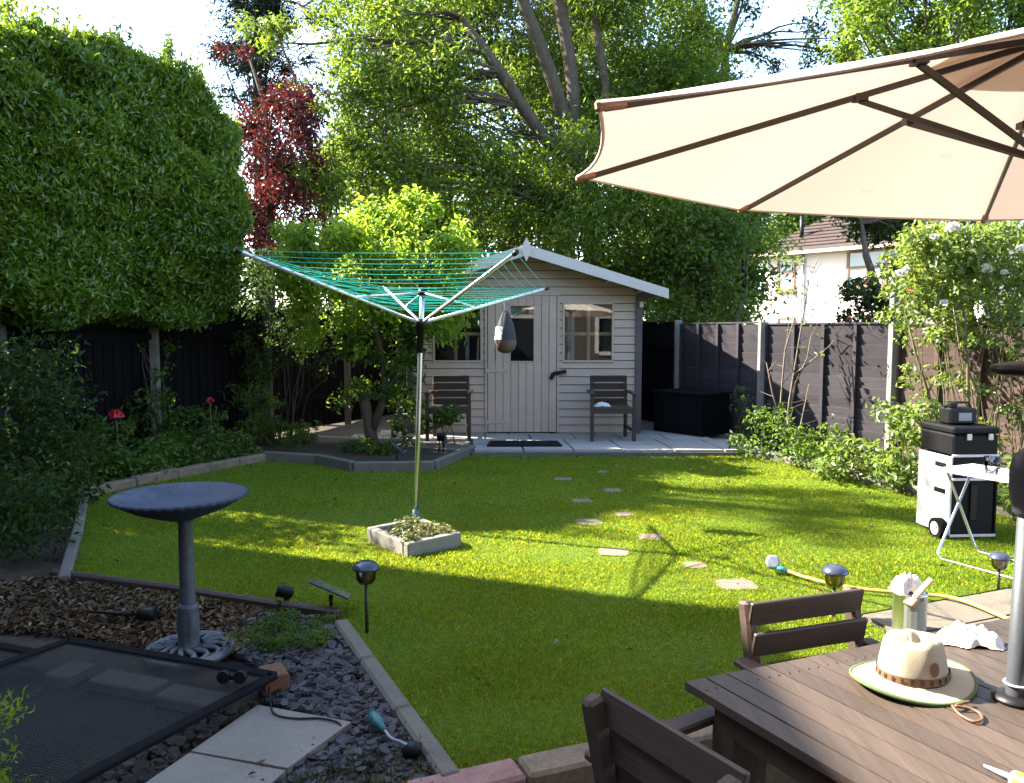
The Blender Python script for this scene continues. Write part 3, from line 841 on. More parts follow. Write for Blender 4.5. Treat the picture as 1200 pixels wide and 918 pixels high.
# ================================================================== ROTARY AIRER
PB = G(487, 611, .07)
air = thing('rotary_airer', 'rotary clothes airer with teal lines on a steel pole in the lawn', 'clothes airer', (PB.x, PB.y, 0))
hub = D(493.5, 379, PB.y + .02); top = D(495.5, 343, PB.y + .03)
mb = MB(); mb.tube([(PB.x, PB.y, 0), PB.lerp(hub, .5), hub, top], .019, 12); mb.build('pole', M['steel'], air)
mb = MB(); mb.tube([(PB.x, PB.y, .0), (PB.x + .002, PB.y, .16)], .026, 12); mb.build('ground_socket', M['plastic_green'], air)
mb = MB(); ax = (top - hub).normalized()
mb.tube([hub - ax * .22, hub - ax * .03, hub - ax * .03, hub + ax * .03, hub + ax * .03], [.024, .026, .045, .045, .028], 12); mb.build('hub', M['plastic_black'], air)
mb = MB(); mb.tube([top - ax * .02, top + ax * .025], .036, 12); mb.build('top_hub', M['plastic_black'], air)
TIP = [D(277, 293.5, 4.95), D(605, 296, 4.80), D(641, 338, 6.70), D(450, 337, 6.75)]
frac = [.40, .36, .42, .42]
for tp, fr in zip(TIP, frac):
    mb = MB(); mb.tube([hub + (tp - hub).normalized() * .03, tp], .0125, 8); arm = mb.build('arm', M['alu'], air)
    mb = MB(); mb.tube([tp - (tp - hub).normalized() * .03, tp + (tp - hub).normalized() * .012], .016, 8); mb.build('arm_cap', M['plastic_black'], arm)
    mb = MB(); mb.tube([top, hub.lerp(tp, fr)], .007, 6); mb.build('strut', M['alu'], air)
mb = MB()
for i in range(4):
    a, b = TIP[i], TIP[(i + 1) % 4]
    for k in range(12):
        f = .33 + .0605 * k; p = hub.lerp(a, f); q = hub.lerp(b, f); sag = (.004 + .02 * rng.random()) * (q - p).length
        if f > .97: sag *= .3
        m_ = [p.lerp(q, x) - Vector((0, 0, sag * 4 * x * (1 - x))) for x in (0, .25, .5, .75, 1)]
        mb.tube(m_, .0026, 5, False)
mb.build('washing_line', M['line'], air)

# peg bag
hk = hub.lerp(TIP[2], .62)
bag = thing('peg_bag', 'black mesh peg bag with a round brown bottom hanging from the airer', 'peg bag', hk)
mb = MB(); mb.tube([hk + Vector((0, 0, .015)), hk + Vector((.008, 0, -.03)), hk + Vector((.012, 0, -.08))], .004, 6); mb.build('hook', M['white_plastic'], bag)
c = hk + Vector((.02, -.01, -.08))
mb = MB(); mb.lathe([(.008, .0), (.02, -.01), (.045, -.06), (.07, -.13), (.085, -.20), (.088, -.24)], c, 20, lambda a, j: .05 * math.sin(5 * a + j)); mb.build('mesh_body', rough_mat('bag_mesh', (.035, .036, .04), .3, 60, .8), bag)
mb = MB(); mb.lathe([(.088, -.24), (.087, -.27), (.075, -.31), (.05, -.335), (.02, -.345), (.001, -.347)], c, 20); mb.build('bag_bottom', M['ball'], bag)
mb = MB()
for k in range(7):
    a = R(-205 + k * 14); r0 = .0905
    mb.add([c + Vector((r0 * math.cos(x) * s_, r0 * math.sin(x) * s_, z_)) for x, z_, s_ in ((a, -.235, 1.0), (a + R(14), -.235, 1.0), (a + R(14), -.13, .86), (a, -.13, .86))], [(0, 1, 2, 3)])
mb.build('side_patch', M['white_cloth'], bag)
mb = MB(); mb.tube([c + Vector((-.06, -.05, -.18)), c + Vector((-.085, -.06, -.30)), c + Vector((-.08, -.06, -.40))], .0035, 5); mb.build('drawstring', M['plastic_black'], bag)

# planter round the pole
pl = thing('planter_border', 'square of cream concrete edging around the airer pole', 'planter', (PB.x, PB.y, 0))
cpl = sum(PL, Vector()) / 4
for i in range(4):
    a, b = PL[i], PL[(i + 1) % 4]; d = (b - a).normalized(); inn = (cpl - (a + b) / 2).normalized() * .03
    mb = MB(); mb.bar(a + inn + d * (.0 if i % 2 else .062) + Vector((0, 0, .035)), b + inn - d * (.0 if i % 2 else .062) + Vector((0, 0, .035)), .06, .13, bev=.008); mb.build('edging_stone', M['slab_buff'], pl)
mb = MB(); mb.prism([(cpl.x + (p.x - cpl.x) * .86, cpl.y + (p.y - cpl.y) * .86) for p in PL], -.01, .06); mb.build('planting_soil', M['soil'], pl)
cl = []
for k in range(40):
    a, b = rng.uniform(.08, .92), rng.uniform(.08, .92)
    p = PL[0].lerp(PL[1], a).lerp(PL[3].lerp(PL[2], a), b); cl.append(((p.x, p.y, .08 + rng.uniform(0, .03)), rng.uniform(.03, .07)))
tag(leaves_obj('sedum_plants', clump_leaves(cl, 24000, .024, .013, up=.4), L['sedum']), 'low red and green succulents filling the square planter', 'plants', kind='stuff')

# ================================================================== BIRD BATH
bp = G(222, 762, .02); bz = .745
bb = thing('bird_bath', 'blue grey bird bath with scalloped bowl on a fluted column', 'bird bath', bp)
o = Vector((bp.x, bp.y, .0)); o2 = o + Vector((-.03, 0, 0))
mb = MB(); prof = [(.03, -.10), (.06, -.105), (.12, -.085), (.20, -.055), (.262, -.015), (.29, .0), (.285, .012), (.262, .006), (.20, -.03), (.10, -.055), (.001, -.06)]
mb.lathe(prof, o + Vector((-.02, 0, bz)), 160, lambda a, j: (.035 * abs(math.sin(20 * a)) if 4 <= j <= 6 else 0)); mb.build('bowl', M['lead_blue'], bb)
mb = MB(); mb.lathe([(.038, .10), (.036, .16), (.034, .18), (.032, .4), (.030, .62), (.038, .635), (.055, .65)], o, 28, lambda a, j: .04 * math.cos(14 * a)); mb.build('column', M['lead'], bb)
mb = MB(); mb.lathe([(.058, .02), (.055, .035), (.046, .05), (.044, .09), (.048, .12), (.048, .19), (.043, .21), (.048, .225), (.044, .24), (.036, .245)], o, 28, lambda a, j: .07 * math.cos(7 * a) if 3 <= j <= 5 else 0); mb.build('collar', M['lead'], bb)
mb = MB()
mb.tube([o + Vector((.185 * math.cos(a), .185 * math.sin(a), .022)) for a in np.linspace(0, 2 * math.pi, 41)], .02, 8, False)
for k in range(14):
    a0 = k * 2 * math.pi / 14
    mb.tube([o + Vector((r_ * math.cos(a0 + b_), r_ * math.sin(a0 + b_), z_)) for r_, b_, z_ in ((.06, 0, .045), (.09, .18, .045), (.12, .32, .04), (.15, .25, .035), (.17, 0, .03), (.15, -.14, .03), (.125, -.05, .034))], [.012, .013, .013, .012, .011, .01, .007], 6)
mb.build('base', M['lead'], bb)

# ================================================================== SOLAR LIGHTS and small garden electrics
def mushroom(loc, h, s, label):
    t = thing('solar_light', label, 'solar light', loc, 0, 'mushroom shaped solar stake lights')
    b = Vector(loc)
    mb = MB(); mb.tube([b - Vector((0, 0, .05)), b + Vector((0, 0, h - .09 * s))], .009, 8); mb.build('stake', M['rib'], t)
    mb = MB(); mb.lathe([(.012, h - .115 * s), (.035 * s, h - .11 * s), (.048 * s, h - .09 * s), (.052 * s, h - .04 * s)], b, 20); mb.build('lamp_shade', glass_mat('smoked_lamp', (.55, .45, .30), .12), t)
    mb = MB(); mb.tube([b + Vector((0, 0, h - .1 * s)), b + Vector((0, 0, h - .045 * s))], .018 * s, 8); mb.build('lamp_core', M['clip'], t)
    mb = MB(); mb.lathe([(.056 * s, h - .042 * s), (.068 * s, h - .038 * s), (.066 * s, h - .028 * s), (.05 * s, h - .008 * s), (.03 * s, h), (.001, h)], b, 24); mb.build('cap', M['solar_blue'], t)
p = G(430, 742); mushroom(p, .365, 1.0, 'tall mushroom solar light at the corner of the slate bed')
mushroom((1.68, 4.0, 0), .285, 1.0, 'short mushroom solar light directly behind the back of the far chair')
p = G(1180, 695); mushroom((p.x - .02, p.y + .05, 0), .22, .85, 'mushroom solar light beside the folding table legs')

def spot(loc, rz, label, s=1.0):
    t = thing('spotlight', label, 'spotlight', loc, 0); b = Vector(loc); d = Vector((math.cos(rz), math.sin(rz), .35)).normalized()
    mb = MB(); mb.tube([b, b + Vector((0, 0, .045 * s))], [.010 * s, .012 * s], 8); mb.build('stake', M['plastic_black'], t)
    mb = MB(); c = b + Vector((0, 0, .065 * s)); mb.tube([c - d * .03 * s, c - d * .02 * s, c + d * .012 * s, c + d * .04 * s], [.012 * s, .024 * s, .026 * s, .03 * s], 12); mb.build('lamp_head', M['plastic_black'], t)
    return t
p = G(336, 712); spot(p, R(190), 'small black spotlight on the edging beside the solar panel', 1.3)
p = G(388, 717); t = thing('solar_charger', 'tilted black solar panel on a spike by the edging corner', 'solar panel', p)
mb = MB(); mb.tube([p, p + Vector((0, 0, .09))], [.008, .012], 8); mb.build('stake', M['plastic_black'], t)
mb = MB(); rot = Matrix.Rotation(R(24), 3, 'Y') @ Matrix.Rotation(R(-14), 3, 'X'); mb.box(p + Vector((0, 0, .125)), (.23, .17, .012), rot, .004); mb.build('panel', M['solar_blue'], t)
a = G(330, 722) + Vector((0, 0, .05)); mb = MB(); mb.tube(smooth([a, G(355, 722, .02), G(372, 724, .015), p + Vector((.02, 0, .05))]), .003, 5)
tag(mb.build('cable', M['plastic_black']), 'thin black cable between the small spotlight and the solar panel', 'cable')
p = G(160, 722, .04); t = thing('spotlight', 'black spotlight with long spike lying in the dry leaves', 'spotlight', p)
mb = MB(); mb.tube([p + Vector((-.28, .06, 0)), p + Vector((-.02, 0, .01))], [.005, .016], 8); mb.build('stake', M['plastic_black'], t)
mb = MB(); mb.tube([p, p + Vector((.03, 0, .012)), p + Vector((.09, -.01, .015)), p + Vector((.1, -.01, .015))], [.018, .034, .036, .03], 12); mb.build('lamp_head', M['plastic_black'], t)
p = G(465, 541, .05); t = thing('solar_charger', 'small black solar panel tilted in the bed under the little tree', 'solar panel', p)
mb = MB(); mb.tube([p, p + Vector((0, 0, .12))], .008, 6); mb.build('stake', M['plastic_black'], t)
mb = MB(); mb.box(p + Vector((.02, 0, .15)), (.18, .12, .012), Matrix.Rotation(R(40), 3, 'Y'), .003); mb.build('panel', M['solar_blue'], t)
p = G(517, 530, .05); t = thing('garden_lantern', 'little dark twin legged lantern in the bed before the left chair', 'lantern', p)
mb = MB(); mb.lathe([(.01, .13), (.05, .14), (.055, .2), (.065, .205), (.06, .22), (.001, .225)], p, 14); mb.build('lamp_head', M['plastic_black'], t)
mb = MB(); mb.tube([p + Vector((-.03, 0, 0)), p + Vector((-.02, 0, .14))], .008, 6); mb.tube([p + Vector((.03, 0, 0)), p + Vector((.02, 0, .14))], .008, 6); mb.build('stake', M['plastic_black'], t)
p = G(74, 575, .03); t = thing('solar_light', 'small boxy solar light in the dark left bed', 'solar light', p)
mb = MB(); mb.tube([p, p + Vector((0, 0, .1))], .008, 6); mb.build('stake', M['plastic_black'], t)
mb = MB(); mb.box(p + Vector((0, 0, .125)), (.12, .09, .05), R(10), .008); mb.build('lamp_head', M['solar_blue'], t)

# ================================================================== POND COVER and slate bed
FZ = .10
c1_ = G(321, 792, FZ); pu = Vector((-.945, .33, 0)).normalized(); pv_ = Vector((-.46, -.888, 0)).normalized()
mb = MB(); q = [c1_ + pu * .16 + pv_ * .10, c1_ + pu * 2.6 + pv_ * .10, c1_ + pu * 2.6 + pv_ * 1.9, c1_ + pu * .16 + pv_ * 1.9]
mb.prism([(p.x, p.y) for p in q], -.019, .0); tag(mb.build('pond', M['water']), kind='structure')
def mesh_panel(o, U, V, lu, lv, label, z):
    t = thing('mesh_cover', label, 'mesh cover', (o.x, o.y, 0)); o = Vector((o.x, o.y, z))
    mb = MB(); n = int(lu / .0135); wv = int(lv / .0135)
    for k in range(1, n):
        a = o + U * lu * k / n + Vector((0, 0, .0)); sg = -.012 * math.sin(math.pi * k / n)
        mb.tube([a, a + V * lv * .5 + Vector((0, 0, sg)), a + V * lv], .0012, 4, False)
    for k in range(1, wv):
        a = o + V * lv * k / wv; sg = -.012 * math.sin(math.pi * k / wv)
        mb.tube([a, a + U * lu * .5 + Vector((0, 0, sg)), a + U * lu], .0012, 4, False)
    mb.build('mesh', M['mesh_wire'], t)
    mb = MB()
    for a, b in ((o, o + U * lu), (o + U * lu, o + U * lu + V * lv), (o + U * lu + V * lv, o + V * lv), (o + V * lv, o)):
        mb.bar(a + Vector((0, 0, .0)), b + Vector((0, 0, .0)), .05, .018, bev=.004)
    mb.build('frame', M['rubber'], t)
mesh_panel(c1_, pu, pv_, 1.10, 1.75, 'big black wire mesh cover lying over the pond, with a brick at its corner', FZ)
mesh_panel(c1_ + pu * 1.16 + pv_ * .10, pu, pv_, 1.3, 1.6, 'second black mesh cover at the left photo edge, slightly lower', FZ - .03)
# pale blocks round the pond rim seen through the mesh
for k, (a, b, sx, sy, lab) in enumerate([(.25, .16, .28, .12, 'pale coping block under the mesh nearest its brick corner'), (.60, .14, .32, .12, 'long pale coping block under the middle of the mesh edge'), (.92, .14, .13, .16, 'upright pale block under the far corner of the mesh')]):
    p = c1_ + pu * a + pv_ * b
    mb = MB(); mb.box((p.x, p.y, .026), (sx, sy, .05), math.atan2(pu.y, pu.x), .006); tag(mb.build('coping_block', M['concrete']), lab, 'coping block')
p = G(318, 812, .0); mb = MB(); mb.box((p.x, p.y + .03, .05), (.10, .13, .075), R(30), .006)
tag(mb.build('brick', M['orange_brick']), 'single orange brick propping the corner of the mesh cover', 'brick')
p = G(272, 792, .14); t = thing('spotlight', 'black twin lamp lying on top of the mesh cover', 'spotlight', p)
mb = MB()
for dx in (-.03, .035): mb.tube([p + Vector((dx, 0, -.02)), p + Vector((dx + .01, -.03, .012)), p + Vector((dx + .01, -.05, .014))], [.016, .026, .024], 10)
mb.build('lamp_head', M['plastic_black'], t)
mb = MB(); mb.box(p + Vector((0, .02, -.012)), (.10, .03, .02), 0, .004); mb.build('bracket', M['plastic_black'], t)
sl_ = [[G(302, 826, .035), G(412, 846, .035), G(337, 900, .035), G(224, 880, .035)], [G(222, 882, .03), G(335, 903, .03), G(262, 965, .03), G(130, 945, .03)]]
for q, lab in zip(sl_, ('pale square paving slab with a black cable across it, beside the pond mesh', 'pale paving slab cut off by the photo bottom, next to the pond mesh')):
    mb = MB(); mb.prism([(p.x, p.y) for p in q], -.02, q[0].z); tag(mb.build('paving_slab', M['slab_buff']), lab, 'paving slab')
mb = MB(); mb.tube(smooth([G(315, 806, .07), G(317, 824, .05), G(322, 837, .042), G(345, 842, .041), G(375, 842, .041), G(396, 847, .041), G(402, 858, .02)]), .004, 6)
tag(mb.build('cable', M['plastic_black']), 'thin black cable lying across the pale slab', 'cable')
t = thing('cable_connector', 'green cable connector with a grey lead on the slate chips', 'connector', G(445, 845, .03))
mb = MB(); a, b = G(436, 838, .05), G(451, 856, .05); mb.tube([a, a.lerp(b, .15), a.lerp(b, .55), a.lerp(b, .6), b], [.018, .022, .021, .015, .010], 12); mb.build('plug', plain('teal_plug', (.02, .12, .12), .45), t)
mb = MB(); mb.tube(smooth([b, G(458, 865, .045), G(470, 870, .035), G(478, 874, .03)]), .006, 6); mb.build('lead', M['grey_plastic'], t)
mb = MB(); p = G(484, 878, .05); mb.tube([p + Vector((-.03, 0, -.02)), p, p + Vector((.03, 0, 0))], [.02, .03, .022], 10); mb.build('socket', M['plastic_black'], t)

def chips(region, n, s0, s1, z, mat, seed):
    mb = MB(); k = 0
    lo = np.min(region, 0); hi = np.max(region, 0)
    while k < n:
        P = np.array([[rng.uniform(lo[0], hi[0]), rng.uniform(lo[1], hi[1])]])
        if not inside(P, region)[0]: continue
        k += 1; s = rng.uniform(s0, s1) * rng.uniform(.6, 1); m = int(rng.integers(5, 8)); as_ = rng.uniform(.5, .95); th = rng.uniform(0, 6.28)
        T = Matrix.Rotation(th, 3, 'Z') @ Matrix.Rotation(rng.normal() * .22, 3, 'X') @ Matrix.Rotation(rng.normal() * .22, 3, 'Y')
        c = Vector((P[0, 0], P[0, 1], z + rng.uniform(-.004, .018))); hgt = rng.uniform(.004, .009)
        rs = [(math.cos(i * 2 * math.pi / m) * rng.uniform(.7, 1.1) * s, math.sin(i * 2 * math.pi / m) * rng.uniform(.7, 1.1) * s * as_) for i in range(m)]
        vs = [T @ Vector((x, y, -hgt)) + c for x, y in rs] + [T @ Vector((x * .94, y * .94, hgt)) + c for x, y in rs]
        mb.add(vs, [list(range(m))[::-1], list(range(m, 2 * m))] + [(i, (i + 1) % m, m + (i + 1) % m, m + i) for i in range(m)])
    return mb
sreg = [(p.x, p.y) for p in (G(394, 735), G(524, 908), G(560, 990), G(250, 990), G(300, 905), G(412, 852), G(305, 822), G(322, 790), G(270, 765), G(320, 745))]
tag(chips(sreg, 2100, .018, .048, .0, M['slate'], 1).build('slate_chips', M['slate']), 'purple grey slate chips filling the bed beside the slab', 'slate chips', kind='stuff')
tag(chips([(p.x, p.y) for p in (G(300, 722), G(385, 728), G(330, 760), G(250, 745))], 260, .018, .04, .0, M['slate'], 2).build('slate_chips', M['slate']), 'scattered slate chips mixed with bark by the bird bath', 'slate chips', kind='stuff')
rim_ = [(p.x, p.y) for p in (c1_ + pv_ * .12 + pu * .12, G(303, 822), G(224, 878), G(130, 940), c1_ + pv_ * 1.3 + pu * .10)]
tag(chips(rim_, 240, .02, .05, -.005, rough_mat('rim_stones', (.07, .062, .052), .35, 12, .85, .6, 60, .2, .6), 5).build('rim_stones', None), 'dark broken stones between the mesh cover and the pale slabs', 'stones', kind='stuff')
bpy.data.objects['rim_stones'].data.materials.append(bpy.data.materials['rim_stones'])
def tufts(region, n, h):
    lo = np.min(region, 0); hi = np.max(region, 0)
    P = np.stack([rng.uniform(lo[0], hi[0], n), rng.uniform(lo[1], hi[1], n), np.full(n, .004)], 1); P = P[inside(P, region) & (vnoise(P, 7, 31) > .75)]; n = len(P)
    d = unit(rng.normal(size=(n, 3)) * .7 + np.array([0, 0, .8])); hh = h * rng.uniform(.5, 1.3, n)
    return leaf_geo(P + d * hh[:, None] * .5, d, rnd_dir(n), hh, .006)
tag(leaves_obj('weeds', tufts(sreg, 9000, .05), leaf_mat('dry_weed', (.035, .055, .012), (.11, .11, .035), (.14, .15, .03), .25, .6, .2, (.20, .15, .07))), 'sparse dry grass and weeds growing through the slate chips', 'weeds', kind='stuff')
# leaf litter
def litter(region, n, ln, z):
    lo = np.min(region, 0); hi = np.max(region, 0)
    P = np.stack([rng.uniform(lo[0], hi[0], n * 3), rng.uniform(lo[1], hi[1], n * 3), np.zeros(n * 3)], 1); P = P[inside(P, region)][:n]; n = len(P)
    P[:, 2] = z + rng.uniform(0, .03, n)
    N = unit(rng.normal(size=(n, 3)) * .45 + np.array([0, 0, 1])); A = unit(np.cross(N, rnd_dir(n)))
    s = rng.uniform(.5, 1.3, n); return leaf_geo(P, A, N, ln * s, ln * .42 * s, .35)
lreg = [(p.x, p.y) for p in (G(60, 678), G(200, 697), G(325, 716), G(345, 735), G(280, 770), G(180, 768), G(95, 745), G(-30, 738), G(-60, 690))]
tag(leaves_obj('leaf_litter', np.concatenate([litter(lreg, 5200, .052, -.012), litter(sreg, 70, .035, .012), litter(sreg, 900, .013, .012)]), M['litter']), 'dry brown fallen leaves around the bird bath', 'fallen leaves', kind='stuff')
P = litter(lawn_poly, 150, .045, .025); tag(leaves_obj('fallen_leaves', P, M['litter']), 'a few pale fallen leaves scattered over the lawn', 'fallen leaves', kind='stuff')

# ================================================================== TABLE
TZ = .47; C0 = Vector((.507, 2.24, TZ)); e1 = Vector((.927, .375, 0)); e2 = Vector((.47, -.883, 0)); TL, TW = 1.50, .95
tb = thing('garden_table', 'brown slatted wooden garden table with a parasol through it', 'table', (C0.x, C0.y, -.25))
mb = MB(); n = 20; rotp = Matrix((e1, e2, Vector((0, 0, 1)))).transposed()
for k in range(n):
    a = C0 + e1 * (TL * (k + .5) / n); pz = rng.uniform(-.001, .001)
    hw = TL / n / 2 - .003; q = [a - e1 * hw, a + e1 * hw, a + e1 * hw + e2 * TW, a - e1 * hw + e2 * TW]
    mb.prism([(p.x, p.y) for p in q], TZ - .026, TZ + pz)
plugs = MB()
for k in range(n):
    for dy in (.07, TW - .07):
        for dx in (-.018, .018):
            p = C0 + e1 * (TL * (k + .5) / n + dx) + e2 * dy + Vector((0, 0, .0012)); plugs.lathe([(.0042, 0), (.0038, .0006), (.0005, .0006)], p, 8)
M['table'].node_tree.nodes['Mapping'].inputs['Rotation'].default_value = (0, 0, R(-28))
top_ = mb.build('tabletop', M['table'], tb); plugs.build('screw_heads', M['rib'], top_)
mb = MB(); a = C0 + e1 * .07 + e2 * .07 + Vector((0, 0, -.075))
for p, q in ((a, a + e1 * (TL - .14)), (a, a + e2 * (TW - .14)), (a + e1 * (TL - .14), a + e1 * (TL - .14) + e2 * (TW - .14)), (a + e2 * (TW - .14), a + e1 * (TL - .14) + e2 * (TW - .14))): mb.bar(p, q, .03, .095)
mb.build('apron', M['table_leg'], tb)
for x, y in ((.10, .10), (TL - .10, .10), (.10, TW - .10), (TL - .1, TW - .1)):
    p = C0 + e1 * x + e2 * y; mb = MB(); mb.box((p.x, p.y, (TZ - .03 - .25) / 2), (.085, .085, TZ - .03 + .25), rotp, .005); mb.build('leg', M['table_leg'], tb)
mb = MB(); a = C0 + e1 * .10 + e2 * .14; b = C0 + e1 * .10 + e2 * (TW - .14); mb.bar((a.x, a.y, -.05), (b.x, b.y, -.05), .05, .07); mb.build('stretcher', M['table_leg'], tb)

# ================================================================== PARASOL
foot = G(1190, 821, TZ); AP = Vector((1.466, 2.161, 2.306))
par = thing('parasol', 'large cream parasol with brown ribs on a grey pole through the table', 'parasol', (foot.x, foot.y, -.25))
mb = MB(); pt = Vector((foot.x, foot.y, 0)); rn_ = AP.lerp(foot, .16) 
low = foot.lerp(AP, .31)
mb.tube([foot + (foot - AP).normalized() * .74, foot, low], .0265, 16); mb.build('lower_pole', M['parasol_metal'], par)
mb = MB(); mb.tube([low, AP], .019, 14); mb.build('upper_pole', M['parasol_metal'], par)
mb = MB(); mb.lathe([(.030, 0), (.058, .002), (.060, .010), (.034, .016), (.0275, .02)], foot, 24); mb.build('collar', M['plastic_black'], par)
hs = foot.lerp(AP, .32); axp = (AP - foot).normalized()
mb = MB(); mb.tube([hs - axp * .07, hs - axp * .05, hs - axp * .0, hs + axp * .06, hs + axp * .10, hs + axp * .12], [.028, .04, .05, .052, .045, .022], 18); cr = mb.build('crank_housing', M['parasol_metal'], par)
mb = MB(); mb.tube([hs + Vector((-.02, -.045, .02)), hs + Vector((-.025, -.06, .02))], .022, 14); mb.build('crank', M['clip'], cr)
nx = Vector((.046, -.044, 1)).normalized(); aa = nx.cross(Vector((0, 1, 0))).normalized(); bb_ = nx.cross(aa); RR, HH, PH = 1.352, .362, 6.637
rim = [AP - nx * HH + (aa * math.cos(PH + k * math.pi / 4) + bb_ * math.sin(PH + k * math.pi / 4)) * RR for k in range(8)]
mb = MB(); th = .004
for k in range(8):
    a, b = rim[k], rim[(k + 1) % 8]; NU, NV = 8, 6
    grid = []
    for j in range(1, NV + 1):
        f = j / NV
        for i in range(NU + 1):
            g = i / NU; p = AP.lerp(a.lerp(b, g), f)
            p = p - (nx * .022 * math.sin(math.pi * g) * f * (1 - .5 * f))            # cloth sags between ribs
            p = p + ((AP - nx * HH) - a.lerp(b, .5)).normalized() * (.042 * 4 * g * (1 - g) * f ** 3)  # hem cut in a curve
            grid.append(p)
    vs = [AP] + grid; fs = []
    for i in range(NU): fs.append((0, 1 + i, 2 + i))
    for j in range(NV - 1):
        for i in range(NU): fs.append((1 + j * (NU + 1) + i, 1 + (j + 1) * (NU + 1) + i, 2 + (j + 1) * (NU + 1) + i, 2 + j * (NU + 1) + i))
    mb.add(vs, fs, True)
cn = mb.build('canopy', M['canvas'], par)
mb = MB()
for k in range(8):
    a, b = rim[k], rim[(k + 1) % 8]
    mb.add([AP + nx * .022, AP.lerp(a, .24) + nx * .008, AP.lerp(b, .24) + nx * .008], [(0, 1, 2)])
mb.build('vent_flap', M['canvas'], cn)
mb = MB()
for k in range(8):
    a, b = rim[k], rim[(k + 1) % 8]; pts = []
    for i in range(9):
        g = i / 8; p = a.lerp(b, g) - nx * .011 * math.sin(math.pi * g) + ((AP - nx * HH) - a.lerp(b, .5)).normalized() * (.042 * 4 * g * (1 - g)); pts.append(p)
    mb.tube(pts, .005, 5, False)
mb.build('hem', M['canvas'], cn)
run = D(1229, 192, 2.15); run = AP.lerp(foot, (AP.z - run.z) / (AP.z - foot.z))
for k in range(8):
    a = rim[k]; d = (a - AP).normalized()
    mb = MB(); mb.bar(AP + d * .03 - nx * .022, a - d * .02 - nx * .012, .011, .017, nx); rb = mb.build('rib', M['rib'], par)
    mb = MB(); mb.bar(a - d * .07 - nx * .010, a + d * .004 - nx * .006, .022, .024, nx, .006); mb.build('rib_pocket', M['clip'], rb)
    j = AP.lerp(a, .355) - nx * .032
    mb = MB(); mb.bar(run, j, .010, .016, nx); mb.build('strut', M['rib'], par)
    mb = MB(); mb.box(j + nx * .008, (.035, .035, .02)); mb.build('joint', M['rib'], rb)
mb = MB(); mb.tube([run - axp * .03, run + axp * .03], .04, 14); mb.build('runner', M['rib'], par)
lp = foot.lerp(AP, .505)
mb = MB(); mb.lathe([(.022, -.012), (.09, -.02), (.115, -.012), (.112, .008), (.07, .018), (.022, .02)], lp, 48, lambda a, j: .02 * math.sin(12 * a) if j in (1, 2) else 0)
tag(mb.build('parasol_light', M['plastic_black']), 'flat round black lamp clamped on the parasol pole', 'lamp')
t = thing('hook_clip', 'white plastic clip on the parasol pole just above the table', 'clip', foot + Vector((0, 0, .05)))
mb = MB(); mb.tube([foot + Vector((.029 * math.cos(a), .029 * math.sin(a), .05)) for a in np.linspace(0, 6.28, 24)], .0035, 6, False); mb.build('ring', M['white_plastic'], t)
mb = MB(); mb.box(foot + Vector((.022, -.036, .05)), (.03, .022, .055), 0, .004); mb.build('tab', M['white_plastic'], t)

# ================================================================== HAT
hp = G(1069, 800, TZ); ht = thing('sun_hat', 'cream canvas brimmed hat with brown band and green edge on the table', 'hat', hp)
HA = R(20)
def hatring(r, z, squash=.86, dz=0.0, m=48):
    out = []
    for k in range(m):
        a = k * 2 * math.pi / m; x, y = r * math.cos(a), r * squash * math.sin(a)
        zz = z + dz * (math.cos(2 * a))
        xx, yy = x * math.cos(HA) - y * math.sin(HA), x * math.sin(HA) + y * math.cos(HA)
        out.append(hp + Vector((xx, yy, zz)))
    return out
def rings_mesh(rings, m=48, cap=True):
    mb = MB(); vs = [p for r in rings for p in r]; fs = []
    for j in range(len(rings) - 1):
        for k in range(m):
            k2 = (k + 1) % m; fs.append((j * m + k, j * m + k2, (j + 1) * m + k2, (j + 1) * m + k))
    if cap: fs.append([(len(rings) - 1) * m + k for k in range(m)])
    mb.add(vs, fs, True); return mb
brim = [hatring(.182, .014, .80, .012), hatring(.176, .018, .80, .012), hatring(.14, .022, .82, .008), hatring(.105, .026, .85, .003)]
rings_mesh(brim, cap=False).build('brim', M['hat'], ht)
crown = [hatring(.104, .026, .85), hatring(.1, .065, .85), hatring(.094, .095, .83), hatring(.089, .125, .79), hatring(.079, .142, .73), hatring(.058, .140, .64), hatring(.028, .118, .5), hatring(.004, .112, .4)]
for j, r in enumerate(crown):      # front pinch and crown crease
    for k, p in enumerate(r):
        q = p - hp; a = math.atan2(q.y, q.x) - HA
        if j >= 1:
            amt = (j / 7)
            p.z -= .020 * amt * max(0, math.cos(a)) ** 2 - .003 * amt * math.sin(3 * a) - .003 * amt * math.sin(7 * a + 1)
            q2 = .008 * amt * math.sin(3 * a + 1.0) * (1 if j < 6 else .3); p.x += q2 * math.cos(a + HA); p.y += q2 * math.sin(a + HA)
for j, r in enumerate(crown[1:]):
    W_ = vnoise(np.array([list(p) for p in r]), 38, 77) * .0022 + vnoise(np.array([list(p) for p in r]), 80, 78) * .001
    for p, w_ in zip(r, W_):
        q = (p - hp); q.z *= .6
        p += q.normalized() * float(w_)
rings_mesh(crown).build('crown', M['hat'], ht)
mb = MB(); r1, r2 = hatring(.1075, .028, .855), hatring(.1055, .05, .855); mb2 = rings_mesh([r1, r2], cap=False); mb2.build('band', M['skin_brown'], ht)
mb = MB(); rr_ = hatring(.183, .0145, .80, .012); mb.tube(rr_ + [rr_[0]], .0055, 6, False); mb.build('brim_binding', M['hat_green'], ht)
mb = MB()
for k in range(0, 48, 2):
    a, b = hatring(.1085, .032, .855)[k], hatring(.1085, .046, .855)[k]; 
    d = (hatring(.1085, .032, .855)[(k + 1) % 48] - a) * .6
    mb.add([a, a + d, b + d, b], [(0, 1, 2, 3)])
mb.build('band_stitching', M['rib'], ht)
